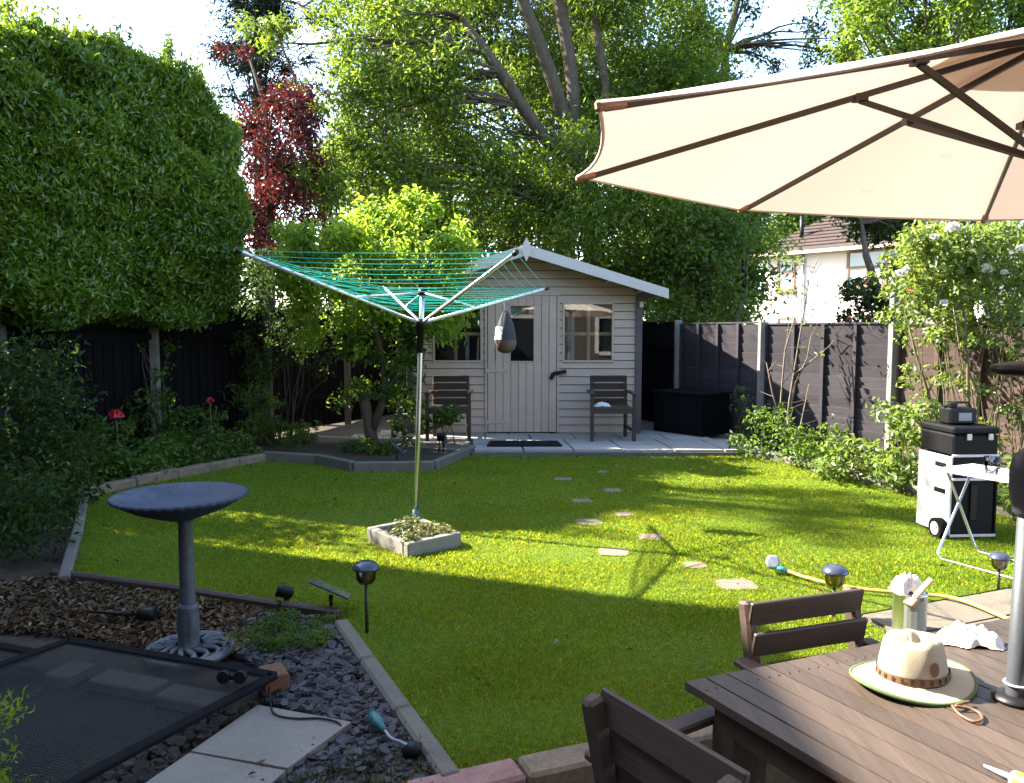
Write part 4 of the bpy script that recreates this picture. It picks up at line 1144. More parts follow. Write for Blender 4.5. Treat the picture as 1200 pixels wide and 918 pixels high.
pb = G(1090, 790, TZ + .075); d = (Vector((0, 0, EYE)) - pb); 
ba = math.atan2(-.8, .55); 
mb = MB(); ce = None
cq = []
for k in range(20):
    a = k * 2 * math.pi / 20; r_ = .0975; aa_ = R(-100) + .16 * math.cos(a); z_ = .078 + .021 * math.sin(a)
    rr2 = r_ * (1 - (z_ - .06) * .9); x, y = (rr2 + .0) * math.cos(aa_), rr2 * .85 * math.sin(aa_)
    cq.append(hp + Vector((x * math.cos(HA) - y * math.sin(HA), x * math.sin(HA) + y * math.cos(HA), z_)) * 1)
cen = sum((p for p in cq), Vector()) / 20; outd = (cen - hp - Vector((0, 0, .08))); outd.z = 0; outd.normalize()
cq = [p + outd * .012 for p in cq]
mb.add(cq + [cen + outd * .014], [(k, (k + 1) % 20, 20) for k in range(20)], True); mb.build('badge', M['skin_brown'], ht)
s0 = G(1116, 827, TZ + .012); mb = MB(); mb.tube(smooth([s0, G(1122, 835, TZ + .01), G(1132, 842, TZ + .008), G(1143, 846, TZ + .008), G(1151, 843, TZ + .008), G(1148, 836, TZ + .008), G(1138, 831, TZ + .01), G(1128, 829, TZ + .012), G(1120, 827, TZ + .015), G(1136, 822, TZ + .014)]), .004, 6); mb.build('chin_strap', M['skin_brown'], ht)

crumple('cloth', 'crumpled white cloth lying on the far edge of the table', 'cloth', G(1136, 752, TZ), .125, .085, .05, M['white_cloth'], 11)
# marker / sealant tube on the near edge
a, b = G(1153, 897, TZ + .008), G(1186, 912, TZ + .014); t = thing('paint_brush', 'dark pointed nozzle of a white and yellow tube at the table edge, bottom right', 'tube', a)
d = (b - a).normalized(); mb = MB(); mb.tube([a, b], [.003, .009], 10); mb.build('nozzle', M['grey_plastic'], t)
mb = MB(); mb.tube([b, b + d * .004, b + d * .12], [.010, .019, .02], 14); mb.build('body', M['white_plastic'], t)
mb = MB(); mb.tube([b + d * .012, b + d * .03], [.0203, .0205], 14, False); mb.build('label_band', M['yellow'], t)

# ================================================================== PAINT TIN, hose, tray, cart
tp_ = G(1065, 738, .016); tin = thing('paint_tin', 'large paint tin with a pale label standing on the paving', 'paint tin', tp_)
mb = MB(); mb.lathe([(.078, .0), (.08, .003), (.078, .008), (.078, .185), (.081, .188), (.081, .195), (.074, .195), (.072, .185), (.001, .18)], tp_, 28); mb.build('body', M['steel'], tin)
mb = MB(); m_ = 12; vs = []; 
for k in range(m_ + 1):
    a = R(-135 + 75 * k / m_); vs += [tp_ + Vector((.0795 * math.cos(a), .0795 * math.sin(a), .02)), tp_ + Vector((.0795 * math.cos(a), .0795 * math.sin(a), .17))]
mb.add(vs, [(2 * k, 2 * k + 2, 2 * k + 3, 2 * k + 1) for k in range(m_)], True); lbn = mb.build('label_wrap', plain('label_green', (.22, .24, .22), .5), tin)
mb = MB(); vs = []
for k in range(7):
    a = R(-118 + 26 * k / 6); vs += [tp_ + Vector((.081 * math.cos(a), .081 * math.sin(a), .03)), tp_ + Vector((.081 * math.cos(a), .081 * math.sin(a), .12))]
mb.add(vs, [(2 * k, 2 * k + 2, 2 * k + 3, 2 * k + 1) for k in range(6)], True); mb.build('label_patch', M['white_plastic'], tin)
crumple('plastic_bag', 'white plastic bag bundled on top of the paint tin', 'bag', tp_ + Vector((-.02, .01, .19)), .085, .075, .10, M['white_cloth'], 21, 18)
br = thing('paint_brush', 'flat paint brush with pale wooden handle lying across the paint tin', 'paint brush', tp_ + Vector((0, 0, .21)))
mb = MB(); a = tp_ + Vector((-.02, -.075, .185)); b = tp_ + Vector((.075, -.05, .275)); mb.bar(a, b, .03, .02, bev=.006); mb.build('handle', M['pine'], br)
mb = MB(); d = (a - b).normalized(); mb.bar(a - d * .0, a + d * .045, .06, .022, bev=.004); mb.build('bristles', M['clip'], br)

ho = thing('garden_hose', 'yellow garden hose with a grey spray head lying on the sunny lawn', 'hose', G(905, 664, .03))
hpts = [G(922, 669, .035), G(945, 677, .03), G(972, 684, .028), G(1005, 690, .028), G(1045, 694, .03), G(1085, 697, .03), G(1112, 700, .035), G(1140, 708, .035), G(1178, 724, .035), G(1230, 745, .035)]
mb = MB(); mb.tube(smooth(hpts), .011, 8); mb.build('hose', M['hose'], ho)
mb = MB(); a, b = G(922, 669, .036), G(908, 664.5, .05); mb.tube([a, a.lerp(b, .5), b], [.014, .017, .016], 10); mb.build('connector', plain('teal_connector', (.05, .3, .32), .4), ho)
mb = MB(); c = G(905, 661, .06); mb.tube([b, c], [.016, .02], 10); mb.tube([c + Vector((.005, .02, -.01)), c + Vector((0, -.01, .012)), c + Vector((-.005, -.028, .02)), c + Vector((-.006, -.032, .022))], [.02, .042, .045, .03], 16); mb.build('spray_head', M['grey_plastic'], ho)

# folding tray table
tt = thing('folding_table', 'white folding tray table with chrome crossed legs behind the parasol pole', 'folding table', (3.0, 4.95, 0))
f1, f2 = G(1097, 661), G(1172, 682); k1, k2 = G(1131, 655), G(1181, 668)
zt = .60; tl = [D(1108, 553, 5.18), D(1193, 569, 4.72)]
tc = (f1 + f2 + k1 + k2) / 4
dl = Vector((.45, -.89, 0)).normalized(); dw = Vector((.89, .45, 0))
A0 = Vector((2.80, 5.12, 0)); Lx, Wy = .62, .38     # top: A0 is its far left corner
mb = MB(); q = [A0, A0 + dl * Lx, A0 + dl * Lx + dw * Wy, A0 + dw * Wy]
mb.prism([(p.x, p.y) for p in q], zt - .02, zt); mb.build('tray_top', M['white_plastic'], tt)
def uframe(sa, sb, ex):
    a0 = A0 + dl * .05 + dw * sa; a1 = A0 + dl * (Lx - .05) + dw * sa; b0 = A0 + dl * .05 + dw * sb; b1 = A0 + dl * (Lx - .05) + dw * sb
    up = Vector((0, 0, zt - .025)); lo_ = Vector((0, 0, .012)); md = Vector((0, 0, .045))
    mb = MB(); mb.tube([a0 + up, b0 + md, b0 + lo_ + dl * .03, b1 + lo_ - dl * .03, b1 + md, a1 + up], .0095, 8); mb.build('leg_frame', M['steel'], tt)
uframe(.04, Wy - .02, 0); uframe(Wy - .08, -.03, 0)
mg = A0 + dl * .30 + dw * .10 + Vector((0, 0, zt)); mug = thing('glass_mug', 'clear glass mug on the white folding table', 'mug', mg)
mb = MB(); mb.lathe([(.001, .004), (.03, .004), (.032, .0), (.034, .006), (.043, .05), (.046, .11), (.043, .11), (.040, .05), (.031, .012), (.001, .012)], mg, 24); mb.build('cup', M['glass_clear'], mug)
mb = MB(); mb.tube([mg + Vector((.043, 0, .09)), mg + Vector((.07, 0, .095)), mg + Vector((.082, 0, .07)), mg + Vector((.07, 0, .04)), mg + Vector((.042, 0, .035))], .006, 6); mb.build('handle', M['glass_clear'], mug)

# tool trolley
cp_ = G(1113, 633); ang = R(4)
ct = thing('tool_trolley', 'black wheeled tool box stack with white side panels on the lawn edge', 'tool trolley', cp_, ang)
Wc, Dc = .33, .40
def cb(nm, c, s, m, par_, bev=.006):
    mb = MB(); mb.box(c, s, None, bev); return mb.build(nm, m, par_, world=False)
cb('lower_bin', (Wc / 2, Dc / 2, .24), (Wc - .012, Dc - .02, .40), M['cart_black'], ct)
cb('middle_drawer', (Wc / 2, Dc / 2, .525), (Wc - .012, Dc - .02, .15), M['cart_black'], ct)
tbx = cb('top_box', (Wc / 2, Dc / 2, .685), (Wc + .01, Dc, .15), M['cart_black'], ct, .012)
cb('lid', (Wc / 2, Dc / 2, .79), (Wc + .02, Dc + .01, .05), M['cart_black'], tbx, .012)
for x in (.11, .27): cb('latch', (x, -.006, .745), (.035, .012, .045), M['white_plastic'], tbx, .003)
for x in (-.006, Wc + .006):
    sp = cb('side_panel', (x, Dc / 2, .315), (.016, Dc, .57), M['white_plastic'] if x < .1 else M['cart_black'], ct, .004)
    for z in (.53, .34): cb('handle_slot', (x + (-.009 if x < .1 else .009), .12, z), (.006, .13, .035), M['cart_black'], sp, .002)
for z in (.03, .44, .61): cb('trim', (Wc / 2, -.002, z), (Wc + .016, .02, .018), plain('pale_pink', (.62, .50, .50), .5), ct, .003)
cb('grip', (Wc / 2, .0, .27), (.05, .012, .26), M['plastic_black'], ct, .004)
mb = MB(); 
for x in (-.06,): mb.tube([(x - .02, .06, .075), (x + .03, .06, .075)], .075, 24)
wh = mb.build('wheel', M['rubber'], ct, world=False)
mb = MB(); mb.tube([(-.083, .06, .075), (-.08, .06, .075)], .048, 18)
for k in range(5): mb.box((-.086, .06 + .028 * math.cos(k * 1.257), .075 + .028 * math.sin(k * 1.257)), (.006, .014, .014))
mb.build('rim', M['white_plastic'], wh, world=False)
rd = thing('radio', 'black portable radio sitting on top of the tool trolley', 'radio', cp_ + Vector((.04, .12, .815)), ang)
cb('body', (.10, .08, .065), (.21, .14, .12), M['plastic_black'], rd, .012)
mb = MB(); mb.tube([(.0, .08, .12), (.02, .08, .16), (.18, .08, .16), (.2, .08, .12)], .009, 8); mb.build('handle', M['plastic_black'], rd, world=False)
cb('lamp_box', (.035, .05, .145), (.06, .05, .035), M['plastic_black'], rd, .006); cb('front_grille', (.11, .006, .06), (.1, .006, .06), M['grey_plastic'], rd, .002)

# ================================================================== HOUSE beyond the right fence
H1, H2 = Vector((11.6, 36.5, 0)), Vector((17.6, 29.5, 0)); hd = (H2 - H1).normalized(); hn = Vector((-hd.y, hd.x, 0))
if hn.y < 0: hn = -hn
hl = (H2 - H1).length; ez = 5.05; dp = 7.0
hs_ = thing('white_house', 'white rendered house with brown window frames and tiled hip roof beyond the fence', 'house', H1)
mb = MB(); mb.prism([(p.x, p.y) for p in (H1, H2, H2 + hn * dp, H1 + hn * dp)], -.3, ez); mb.build('wall', M['render_white'], hs_)
ov = .45; q = [H1 - hd * ov - hn * ov, H2 + hd * ov - hn * ov, H2 + hd * ov + hn * (dp + ov), H1 - hd * ov + hn * (dp + ov)]
r1 = H1 + hd * 3.2 + hn * dp / 2 + Vector((0, 0, ez + 2.6)); r2 = H2 - hd * 3.2 + hn * dp / 2 + Vector((0, 0, ez + 2.6))
mb = MB(); q = [p + Vector((0, 0, ez - .02)) for p in q]
mb.add(q + [r1, r2] + [p - Vector((0, 0, .12)) for p in q], [(0, 1, 5, 4), (1, 2, 5), (2, 3, 4, 5), (3, 0, 4), (0, 6, 7, 1), (1, 7, 8, 2), (2, 8, 9, 3), (3, 9, 6, 0), (6, 9, 8, 7)])
hr = mb.build('roof', M['tiles'], hs_)
# tile courses
mb = MB()
for k in range(1, 15):
    f = k / 15; a = q[0].lerp(r1, f); b = q[1].lerp(r2, f); mb.bar(a + Vector((0, 0, .03)), b + Vector((0, 0, .03)), .06, .03)
    c = q[3].lerp(r1, f); mb.bar(a + Vector((0, 0, .03)), c + Vector((0, 0, .03)), .06, .03)
mb.build('tile_course', M['tiles'], hr)
mb = MB(); mb.bar(q[0] - Vector((0, 0, .1)), q[1] - Vector((0, 0, .1)), .12, .14); mb.bar(q[0] - Vector((0, 0, .1)), q[3] - Vector((0, 0, .1)), .12, .14); mb.build('gutter', M['cream'], hr)
p = H1 + hd * 1.5 + hn * .6 + Vector((0, 0, ez + .35)); mb = MB(); mb.tube([p, p + Vector((0, 0, 1.25))], .10, 8); mb.build('vent_pipe', M['plastic_black'], hr)
p = H1 + hd * 4.6 + hn * 3.6 + Vector((0, 0, ez + 2.2)); mb = MB(); mb.box(p + Vector((0, 0, .6)), (.8, .6, 1.4), math.atan2(hd.y, hd.x)); mb.build('chimney', M['tiles'], hr)
def hwin(s, z0, z1, wdt, mull=1):
    c = H1 + hd * s - hn * .03; rotw = Matrix((hd, hn, Vector((0, 0, 1)))).transposed(); zc = (z0 + z1) / 2
    mb = MB()
    for x in np.linspace(-wdt / 2, wdt / 2, mull + 2): mb.box(c + hd * x + Vector((0, 0, zc)), (.10, .08, z1 - z0), rotw)
    for z in (z0, z0 + (z1 - z0) * .55, z1): mb.box(c + Vector((0, 0, z)), (wdt - .105, .07, .10), rotw)
    mb.box(c - hn * .05 + Vector((0, 0, z0 - .10)), (wdt + .25, .18, .06), rotw)
    wf = mb.build('window', M['frame_brown'], hs_)
    mb = MB(); mb.box(c + hn * .02 + Vector((0, 0, zc)), (wdt - .05, .03, z1 - z0 - .05), rotw); mb.build('pane', plain('dark_pane', (.25, .30, .34), .08, 0, .8), wf)
hwin(1.15, 3.35, 4.75, .75, 0); hwin(5.2, 3.35, 4.8, 2.4, 2); hwin(1.2, .8, 2.1, .8, 0); hwin(5.2, .7, 2.1, 2.4, 2)
p = H1 + hd * 1.95 - hn * .08; mb = MB(); mb.tube([p + Vector((0, 0, -.3)), p + Vector((0, 0, ez - .15))], .055, 8); mb.build('downpipe', plain('pipe_mauve', (.45, .40, .55), .5), hs_)

# unseen house added at left, sized to cast the foreground shadow, and the house the terrace belongs to
nh = thing('unseen_shade_house', 'unseen brick house added beyond the left hedge to throw shade over the near lawn', 'house', (-9, 4, 0))
mb = MB(); mb.prism([(-13, -6), (-6.2, -6), (-6.2, 6.96), (-13, 6.96)], -.3, 6.4); mb.build('wall', M['brick_wall'], nh)
mb = MB(); mb.box((-9.6, .48, 6.452), (6.85, 13.0, .10)); mb.build('roof', M['felt'], nh)
for y in (-1, 3):
    mb = MB()
    for z in (1.6, 4.4): mb.box((-6.18, y, z), (.06, 1.5, 1.3))
    wq = mb.build('window', M['white_plastic'], nh)
oh = thing('terrace_house', 'brick house with white framed glazed doors behind the terrace', 'house', (0, -2.8, -.25))
mb = MB(); mb.box((1.5, -3.1, 2.6), (13, .5, 5.8)); mb.build('wall', M['brick_wall'], oh)
for xc, wd_, z0, z1 in ((-.2, 2.4, -.2, 1.95), (3.4, 1.5, .8, 1.95), (-3.2, 1.4, .8, 1.95), (.2, 1.6, 3.2, 4.4), (3.6, 1.4, 3.2, 4.4)):
    mb = MB()
    for x in (-.5, 0, .5): mb.box((xc + x * wd_, -2.83, (z0 + z1) / 2), (.11, .07, z1 - z0))
    for z in (z0, z1): mb.box((xc, -2.835, z), (wd_ - .1, .06, .11))
    wf = mb.build('window' if z0 > 0 else 'glazed_door', M['white_plastic'], oh)
    mb = MB(); mb.box((xc, -2.855, (z0 + z1) / 2), (wd_ - .1, .02, z1 - z0 - .1)); mb.build('pane', plain('dark_glass', (.02, .022, .025), .05, 0, .8), wf)

# ================================================================== HEDGE
hd0 = Vector((-6.6, 5.35, 0)); hu = Vector((.514, .857, 0)); hnn = Vector((.857, -.514, 0))
HL = 5.55; HT = 1.05; HZ0, HZ1 = 1.60, 4.25
hg = thing('clipped_hedge', 'big clipped evergreen hedge block overhanging the left fence', 'hedge', (-5.0, 8.4, 0))
def hedge_leaves():
    Vs = []
    U = np.array(hu); Nn = np.array(hnn); S0, S1 = 2.70, 5.62
    base = np.array(hd0)
    c = base + U * (S0 + S1) / 2 - Nn * .12; c[2] = 3.0
    ax = ((S1 - S0) / 2, .66, 1.50)                      # half sizes along, across, up
    def layer(n, depth, ln, wd, lumpk=1.0):
        d = unit(rng.normal(size=(n * 2, 3)))
        pw = 5.0                                          # superellipsoid: clipped faces with rounded shoulders
        q = (np.abs(d) ** pw).sum(1) ** (-1 / pw)
        L3 = d * q[:, None]
        grad = unit(np.sign(L3) * np.abs(L3) ** (pw - 1) / np.array(ax))
        wgt = np.abs(L3[:, 0]) ** 2; 
        keep = np.ones(len(L3), bool)
        P = c + L3[:, :1] * ax[0] * U + L3[:, 1:2] * ax[1] * Nn + L3[:, 2:] * ax[2] * np.array([0, 0, 1.])
        n3 = grad[:, :1] * U + grad[:, 1:2] * Nn + grad[:, 2:] * np.array([0, 0, 1.])
        # bulges and hollows
        lump = .055 * vnoise(P, 2.3, 1) + .055 * vnoise(P, 6.5, 2) + .035 * vnoise(P, 15, 3) + np.where(rng.random(len(P)) < .12, rng.random(len(P)) * .10, 0)
        hol = vnoise(P * np.array([1, 1, 1.7]), 4.2, 9)
        lump = lump - .26 * np.clip(hol - .95, 0, 1)
        top = np.clip((P[:, 2] - 4.0) / .5, 0, 1)
        # crown is highest in the middle and dips to the right end
        P[:, 2] += top * .10 * (1 - ((L3[:, 0] + .1)) ** 2) - top * .30 * np.clip(L3[:, 0] - .45, 0, 1)
        P = P + n3 * (lump * lumpk - depth - np.abs(rng.normal(size=len(P))) * .09 + .04)[:, None]
        low = P[:, 2] < 1.60 + .06 * vnoise(P, 4, 7)
        k = ~low
        P, n3 = P[k][:n], n3[k][:n]; m = len(P)
        N = unit(n3 * .55 + np.array([0, 0, .45]) + rng.normal(size=(m, 3)) * .55)
        A = unit(n3 * .5 + np.array([0, 0, .55]) + rng.normal(size=(m, 3)) * .6)
        s = np.where(rng.random(m) < .25, rng.uniform(.4, .7, m), rng.uniform(.75, 1.35, m))
        Vs.append(leaf_geo(P, A, N, ln * s, wd * s))
    layer(105000, 0, .080, .028); layer(46000, .20, .095, .038, .8); layer(20000, .42, .14, .07, .6)
    for k in range(64):                                   # new shoots above the clipped top
        f = rng.uniform(-.95, .9); b = rng.uniform(-.9, .9); p0 = c + U * f * ax[0] + Nn * b * ax[1]
        p0[2] = 4.42 + .10 * (1 - f * f) - .45 * max(0, f - .45); h = rng.uniform(.15, .55) * (1 if rng.random() < .35 else .55)
        m = int(30 * h / .3); q = rng.random(m); lean = rng.normal(size=3) * .14
        P = p0 + np.outer(q * h, np.array([lean[0], lean[1], 1])) + rng.normal(size=(m, 3)) * .028
        d = rng.normal(size=(m, 3)); d[:, 2] = .8; Vs.append(leaf_geo(P, unit(d), rnd_dir(m), .085, .030))
    return np.concatenate(Vs)
leaves_obj('foliage', hedge_leaves(), L['hedge'], hg)
mb = MB()
for k in range(9):
    b = hd0 + hu * (2.7 + k * .34) - hnn * .62; limb(mb, (b.x, b.y, -.2), (b.x + rng.normal() * .1, b.y + rng.normal() * .1, 3.4), .05, .02, 0)
    for j in range(10):
        a = Vector((b.x, b.y, rng.uniform(1.6, 3.6))); limb(mb, a, a + Vector(rnd_dir(1)[0]) * .6, .018, .006, .05, 5, 3)
mb.build('stem', M['bark_dark'], hg)

# ================================================================== TREES behind
# big ash
B = Vector((1.35, 15.5, -.3)); s = []
j = D(668, 165, 15.4)
s.append(([B, D(700, 330, 15.5), D(690, 250, 15.5), j], [.26, .22, .20, .18]))
s.append(([j, D(650, 100, 15.4), D(632, 50, 15.3), D(612, 0, 15.2), D(590, -60, 15.2), D(585, -140, 15)], [.15, .135, .125, .11, .09, .05]))
s.append(([j, D(672, 110, 15.6), D(666, 60, 15.7), D(655, 0, 15.8), D(645, -80, 15.9), D(650, -170, 16)], [.14, .13, .125, .12, .09, .05]))
s.append(([D(690, 200, 15.4), D(640, 165, 15.0), D(612, 125, 14.8), D(590, 90, 14.7), D(570, 62, 14.6), D(540, 20, 14.5)], [.14, .12, .115, .11, .095, .05]))
s.append(([D(690, 215, 15.4), D(705, 150, 15.8), D(710, 100, 16), D(700, 40, 16.1), D(692, -20, 16.2), D(680, -90, 16.2)], [.12, .10, .09, .08, .065, .04]))
cl = []
def field(u0, u1, v0, v1, d0, d1, k, r0, r1, seed):
    r = np.random.default_rng(seed)
    for _ in range(k):
        p = D(r.uniform(u0, u1), r.uniform(v0, v1), r.uniform(d0, d1)); cl.append((np.array(p), r.uniform(r0, r1)))
field(400, 545, 20, 230, 13.6, 15.5, 64, .35, .70, 1); field(540, 660, -40, 130, 15.7, 17.5, 34, .35, .65, 2); field(620, 760, -30, 150, 16.5, 18.5, 34, .4, .7, 9)
field(560, 720, 150, 300, 13.9, 15.5, 30, .40, .75, 3); field(690, 840, -60, 190, 15.6, 17.5, 70, .40, .75, 4)
field(380, 560, -80, 20, 14, 16.5, 20, .4, .7, 5); field(640, 830, 190, 300, 14, 16, 26, .4, .75, 6); field(560, 900, -220, -60, 14, 18, 40, .5, .9, 8)
ash = tree('ash_tree', 'big ash tree with several bare grey stems and yellow green leaves behind the shed', B, s, cl, 'ash', 800, .13, .042, 'bark', 60, .030, twig=6, twl=.55, up=.45, droop=.25, flat=.7, shell=.0, loose=.28)
mb = MB()   # long horizontal boughs reaching left
for pts, r0 in (([(532, 45), (480, 50), (420, 46), (365, 52), (325, 50)], .055), ([(545, 58), (500, 85), (455, 106), (420, 110), (390, 125)], .045), ([(560, 120), (500, 118), (450, 132), (420, 160), (400, 185)], .04), ([(420, 46), (380, 20), (350, 5), (330, 0)], .03), ([(420, 110), (400, 90), (370, 80)], .025)):
    P = [D(u, v_, 14.4 - .0 * i) for i, (u, v_) in enumerate(pts)]; mb.tube(P, [r0 * (1 - .8 * i / (len(P) - 1)) for i in range(len(P))], 7)
    for i in range(len(P) - 1):
        for _ in range(8):
            a = P[i].lerp(P[i + 1], rng.random()); b = a + Vector(rnd_dir(1)[0]) * rng.uniform(.3, .9); mb.tube([a, (a + b) / 2 + Vector(rnd_dir(1)[0]) * .08, b], [.012, .008, .004], 4, False)
mb.build('bough', M['bark'], ash)

# dark yew / dead twig conifer
cl = []; field(430, 560, -60, 300, 17.5, 19.5, 60, .45, .85, 11); field(470, 560, -120, 40, 17, 18.5, 20, .4, .8, 12); field(560, 730, -80, 170, 18.5, 21, 46, .45, .85, 13)
B = Vector((-1.7, 18.5, -.3))
tree('old_conifer', 'dark brown conifer full of dead twigs behind the ash boughs', B, [([B, B + Vector((0, 0, 4)), B + Vector((.1, 0, 8)), B + Vector((.2, 0, 12))], [.3, .25, .18, .05])], cl, 'yew', 520, .16, .030, 'bark_dark', 70, .05, twig=9, twl=.8, up=.1, droop=.6, shell=.1)
# copper plum
cl = []; field(285, 352, 118, 290, 12.3, 13.6, 40, .24, .42, 21); field(340, 378, 135, 260, 12.5, 13.5, 14, .16, .30, 22); field(258, 300, 52, 68, 12.6, 13.2, 4, .12, .22, 23); field(275, 300, 200, 300, 12.3, 13.4, 8, .25, .4, 24)
B = Vector((-4.0, 13.0, -.3))
tree('copper_plum', 'copper red leaved plum tree to the right of the clipped hedge', B, [([B, B + Vector((0, 0, 2)), B + Vector((.05, 0, 3.6)), D(310, 120, 13), D(290, 62, 13)], [.12, .1, .07, .04, .015])], cl, 'copper', 1700, .085, .045, 'bark_dark', 40, .02, up=.4, shell=.0, loose=.32, twig=3, twl=.35)
# cypress
cl = []
for k in range(60):
    v_ = rng.uniform(-40, 150); wdt = 12 + (v_ + 40) * .17; cl.append((np.array(D(rng.normal(300 + v_ * .05, wdt), v_, rng.uniform(19.5, 21))), rng.uniform(.35, .6)))
B = Vector((-6.4, 20.3, -.3))
tree('cypress', 'dark pointed cypress rising behind the copper plum tree', B, [([B, B + Vector((0, 0, 6)), B + Vector((0, 0, 11))], [.22, .16, .04])], cl, 'conifer', 900, .16, .035, 'bark_dark', 20, .03, up=.6, shell=.2)
# thin sprays between
cl = []; field(268, 335, 25, 60, 14, 15, 10, .18, .34, 31); field(330, 395, 95, 130, 13.4, 14.5, 9, .15, .3, 32); field(345, 400, 190, 235, 12.5, 14, 14, .2, .36, 33); field(380, 420, 150, 260, 13, 15, 14, .25, .45, 34)
B = Vector((-3.2, 14.6, -.3))
tree('young_ash', 'thin leafed young tree between the copper plum and the big ash', B, [([B, B + Vector((-.1, 0, 3)), D(345, 90, 14.5), D(320, 30, 14.5)], [.08, .06, .03, .012])], cl, 'ash', 900, .12, .04, 'bark', 34, .018, twig=3, twl=.5, up=.4, droop=.3, shell=.2)
# trees right of the ash
cl = []; field(730, 885, 120, 390, 16.5, 19, 90, .5, .85, 41); field(740, 820, 60, 150, 17, 19, 20, .4, .8, 42)
B = Vector((4.0, 18.0, -.3))
tree('sycamore', 'dense mid green tree between the shed roof and the white house', B, [([B, B + Vector((.1, 0, 3)), B + Vector((0, 0, 7))], [.2, .15, .05])], cl, 'mid', 520, .14, .07, 'bark', 60, .04, twig=3, up=.5, shell=.0, loose=.25)
cl = []; field(800, 1000, 15, 110, 19, 22, 22, .35, .65, 51); field(760, 980, -90, 20, 20, 23, 18, .4, .7, 52)
B = Vector((5.4, 20.5, -.3))
tree('open_tree', 'half bare tree with sparse dark leaves against the blue sky', B, [([B, B + Vector((0, 0, 5)), D(850, 60, 20.5), D(880, -60, 20.5)], [.22, .18, .1, .04])], cl, 'deep', 340, .14, .06, 'bark', 40, .04, twig=12, twl=1.3, up=.5, shell=.2)
cl = []; field(985, 1260, -90, 60, 17, 20, 60, .5, .95, 61); field(1000, 1250, 60, 240, 17.5, 20, 40, .5, .9, 62)
B = Vector((10.5, 18.5, -.3))
tree('lime_tree', 'leafy green tree showing above the parasol canopy at right', B, [([B, B + Vector((0, 0, 5)), B + Vector((0, 0, 11))], [.3, .25, .06])], cl, 'ash', 560, .14, .075, 'bark', 40, .05, twig=2, up=.5, shell=.2)
cl = []; field(555, 640, 175, 300, 16, 18, 26, .45, .8, 71); field(700, 790, 300, 372, 14.0, 15.5, 16, .4, .65, 72); field(440, 560, 220, 330, 15.5, 17.5, 24, .45, .8, 73)
B = Vector((.2, 16.6, -.3))
tree('hazel', 'bushy shaded hazel directly behind the shed roof', B, [([B, B + Vector((0, 0, 3))], [.12, .06]), ([B, B + Vector((1.6, 0, 2.6))], [.1, .05]), ([B, B + Vector((-1.4, 0, 3))], [.1, .05])], cl, 'mid', 560, .12, .065, 'bark_dark', 40, .03, twig=3, up=.5, shell=.2)
cl = []; field(770, 870, 255, 385, 14, 16.5, 44, .4, .7, 81); field(850, 885, 245, 290, 16, 18, 6, .35, .5, 82)
B = Vector((3.7, 15.2, -.3))
tree('elder', 'bushy elder leaning over the dark fence right of the shed', B, [([B, B + Vector((0, 0, 2.4))], [.1, .05]), ([B, B + Vector((.8, 0, 2.6))], [.08, .04])], cl, 'mid', 640, .11, .055, 'bark_dark', 40, .03, twig=4, up=.5, shell=.2)
cl = []; field(975, 1075, 240, 278, 17, 19, 26, .35, .55, 91); field(990, 1040, 330, 385, 13.4, 14.5, 34, .12, .28, 92); field(1040, 1085, 290, 390, 12.5, 14, 16, .25, .4, 93)
B = Vector((6.5, 14.0, -.3))
tree('cherry_tree', 'loose branched tree in front of the white house wall', B, [([B, B + Vector((.1, 0, 2.2)), D(1015, 300, 14.5), D(1010, 262, 16)], [.1, .08, .06, .03])], cl, 'deep', 700, .11, .06, 'bark_dark', 50, .025, twig=3, twl=.5, up=.4, shell=.2)
cl = []; field(870, 1010, 225, 300, 46, 50, 40, 1.1, 1.9, 95)
B = Vector((17, 48, -.3))
tree('beech_tree', 'distant green tree standing behind the roof of the white house', B, [([B, B + Vector((0, 0, 8))], [.4, .15])], cl, 'mid', 150, .30, .16, 'bark', 10, .06, up=.5, shell=.2)
cl = []; field(400, 820, -140, 270, 22, 26, 150, .7, 1.25, 96)
B = Vector((1.6, 24, -.3))
tree('evergreen_oak', 'big dark evergreen seen in the gaps behind the ash stems', B, [([B, B + Vector((0, 0, 6)), B + Vector((0, 0, 12))], [.4, .3, .08])], cl, 'deep', 210, .20, .09, 'bark_dark', 50, .05, up=.5, shell=.0, loose=.25)
cl = []; field(255, 425, 285, 395, 13.2, 15.0, 60, .3, .5, 97)
B = Vector((-4.2, 14.2, -.3))
tree('laurel_bush', 'dark laurel growing over the black fence below the copper plum', B, [([B, B + Vector((0, 0, 1.6))], [.08, .04]), ([B, B + Vector((.9, 0, 1.8))], [.06, .03])], cl, 'deep', 520, .10, .045, 'bark_dark', 30, .02, up=.5, shell=.0, loose=.2)
# distant screen of trees left and right, outside the main view
for i, (x, y, h, r, lab) in enumerate([(-9.5, 17, 6, 2.4, 'round green tree far left behind the hedge'), (6.4, 26, 6.5, 2.2, 'green tree standing left of the white house in the distance'), (-3.5, 24, 8, 3, 'tall shaded tree at the back between cypress and conifer')]):
    cl = crown_clumps((x, y, h * .62), (r, r, h * .42), 46, .5, .95, 100 + i); B = Vector((x, y, -.3))
    tree('background_tree', lab, B, [([B, B + Vector((0, 0, h * .5)), B + Vector((0, 0, h * .9))], [.2, .15, .04])], cl, ('mid', 'ash', 'deep')[i], 420, .15, .08, 'bark_dark', 30, .04, up=.5, shell=.2)

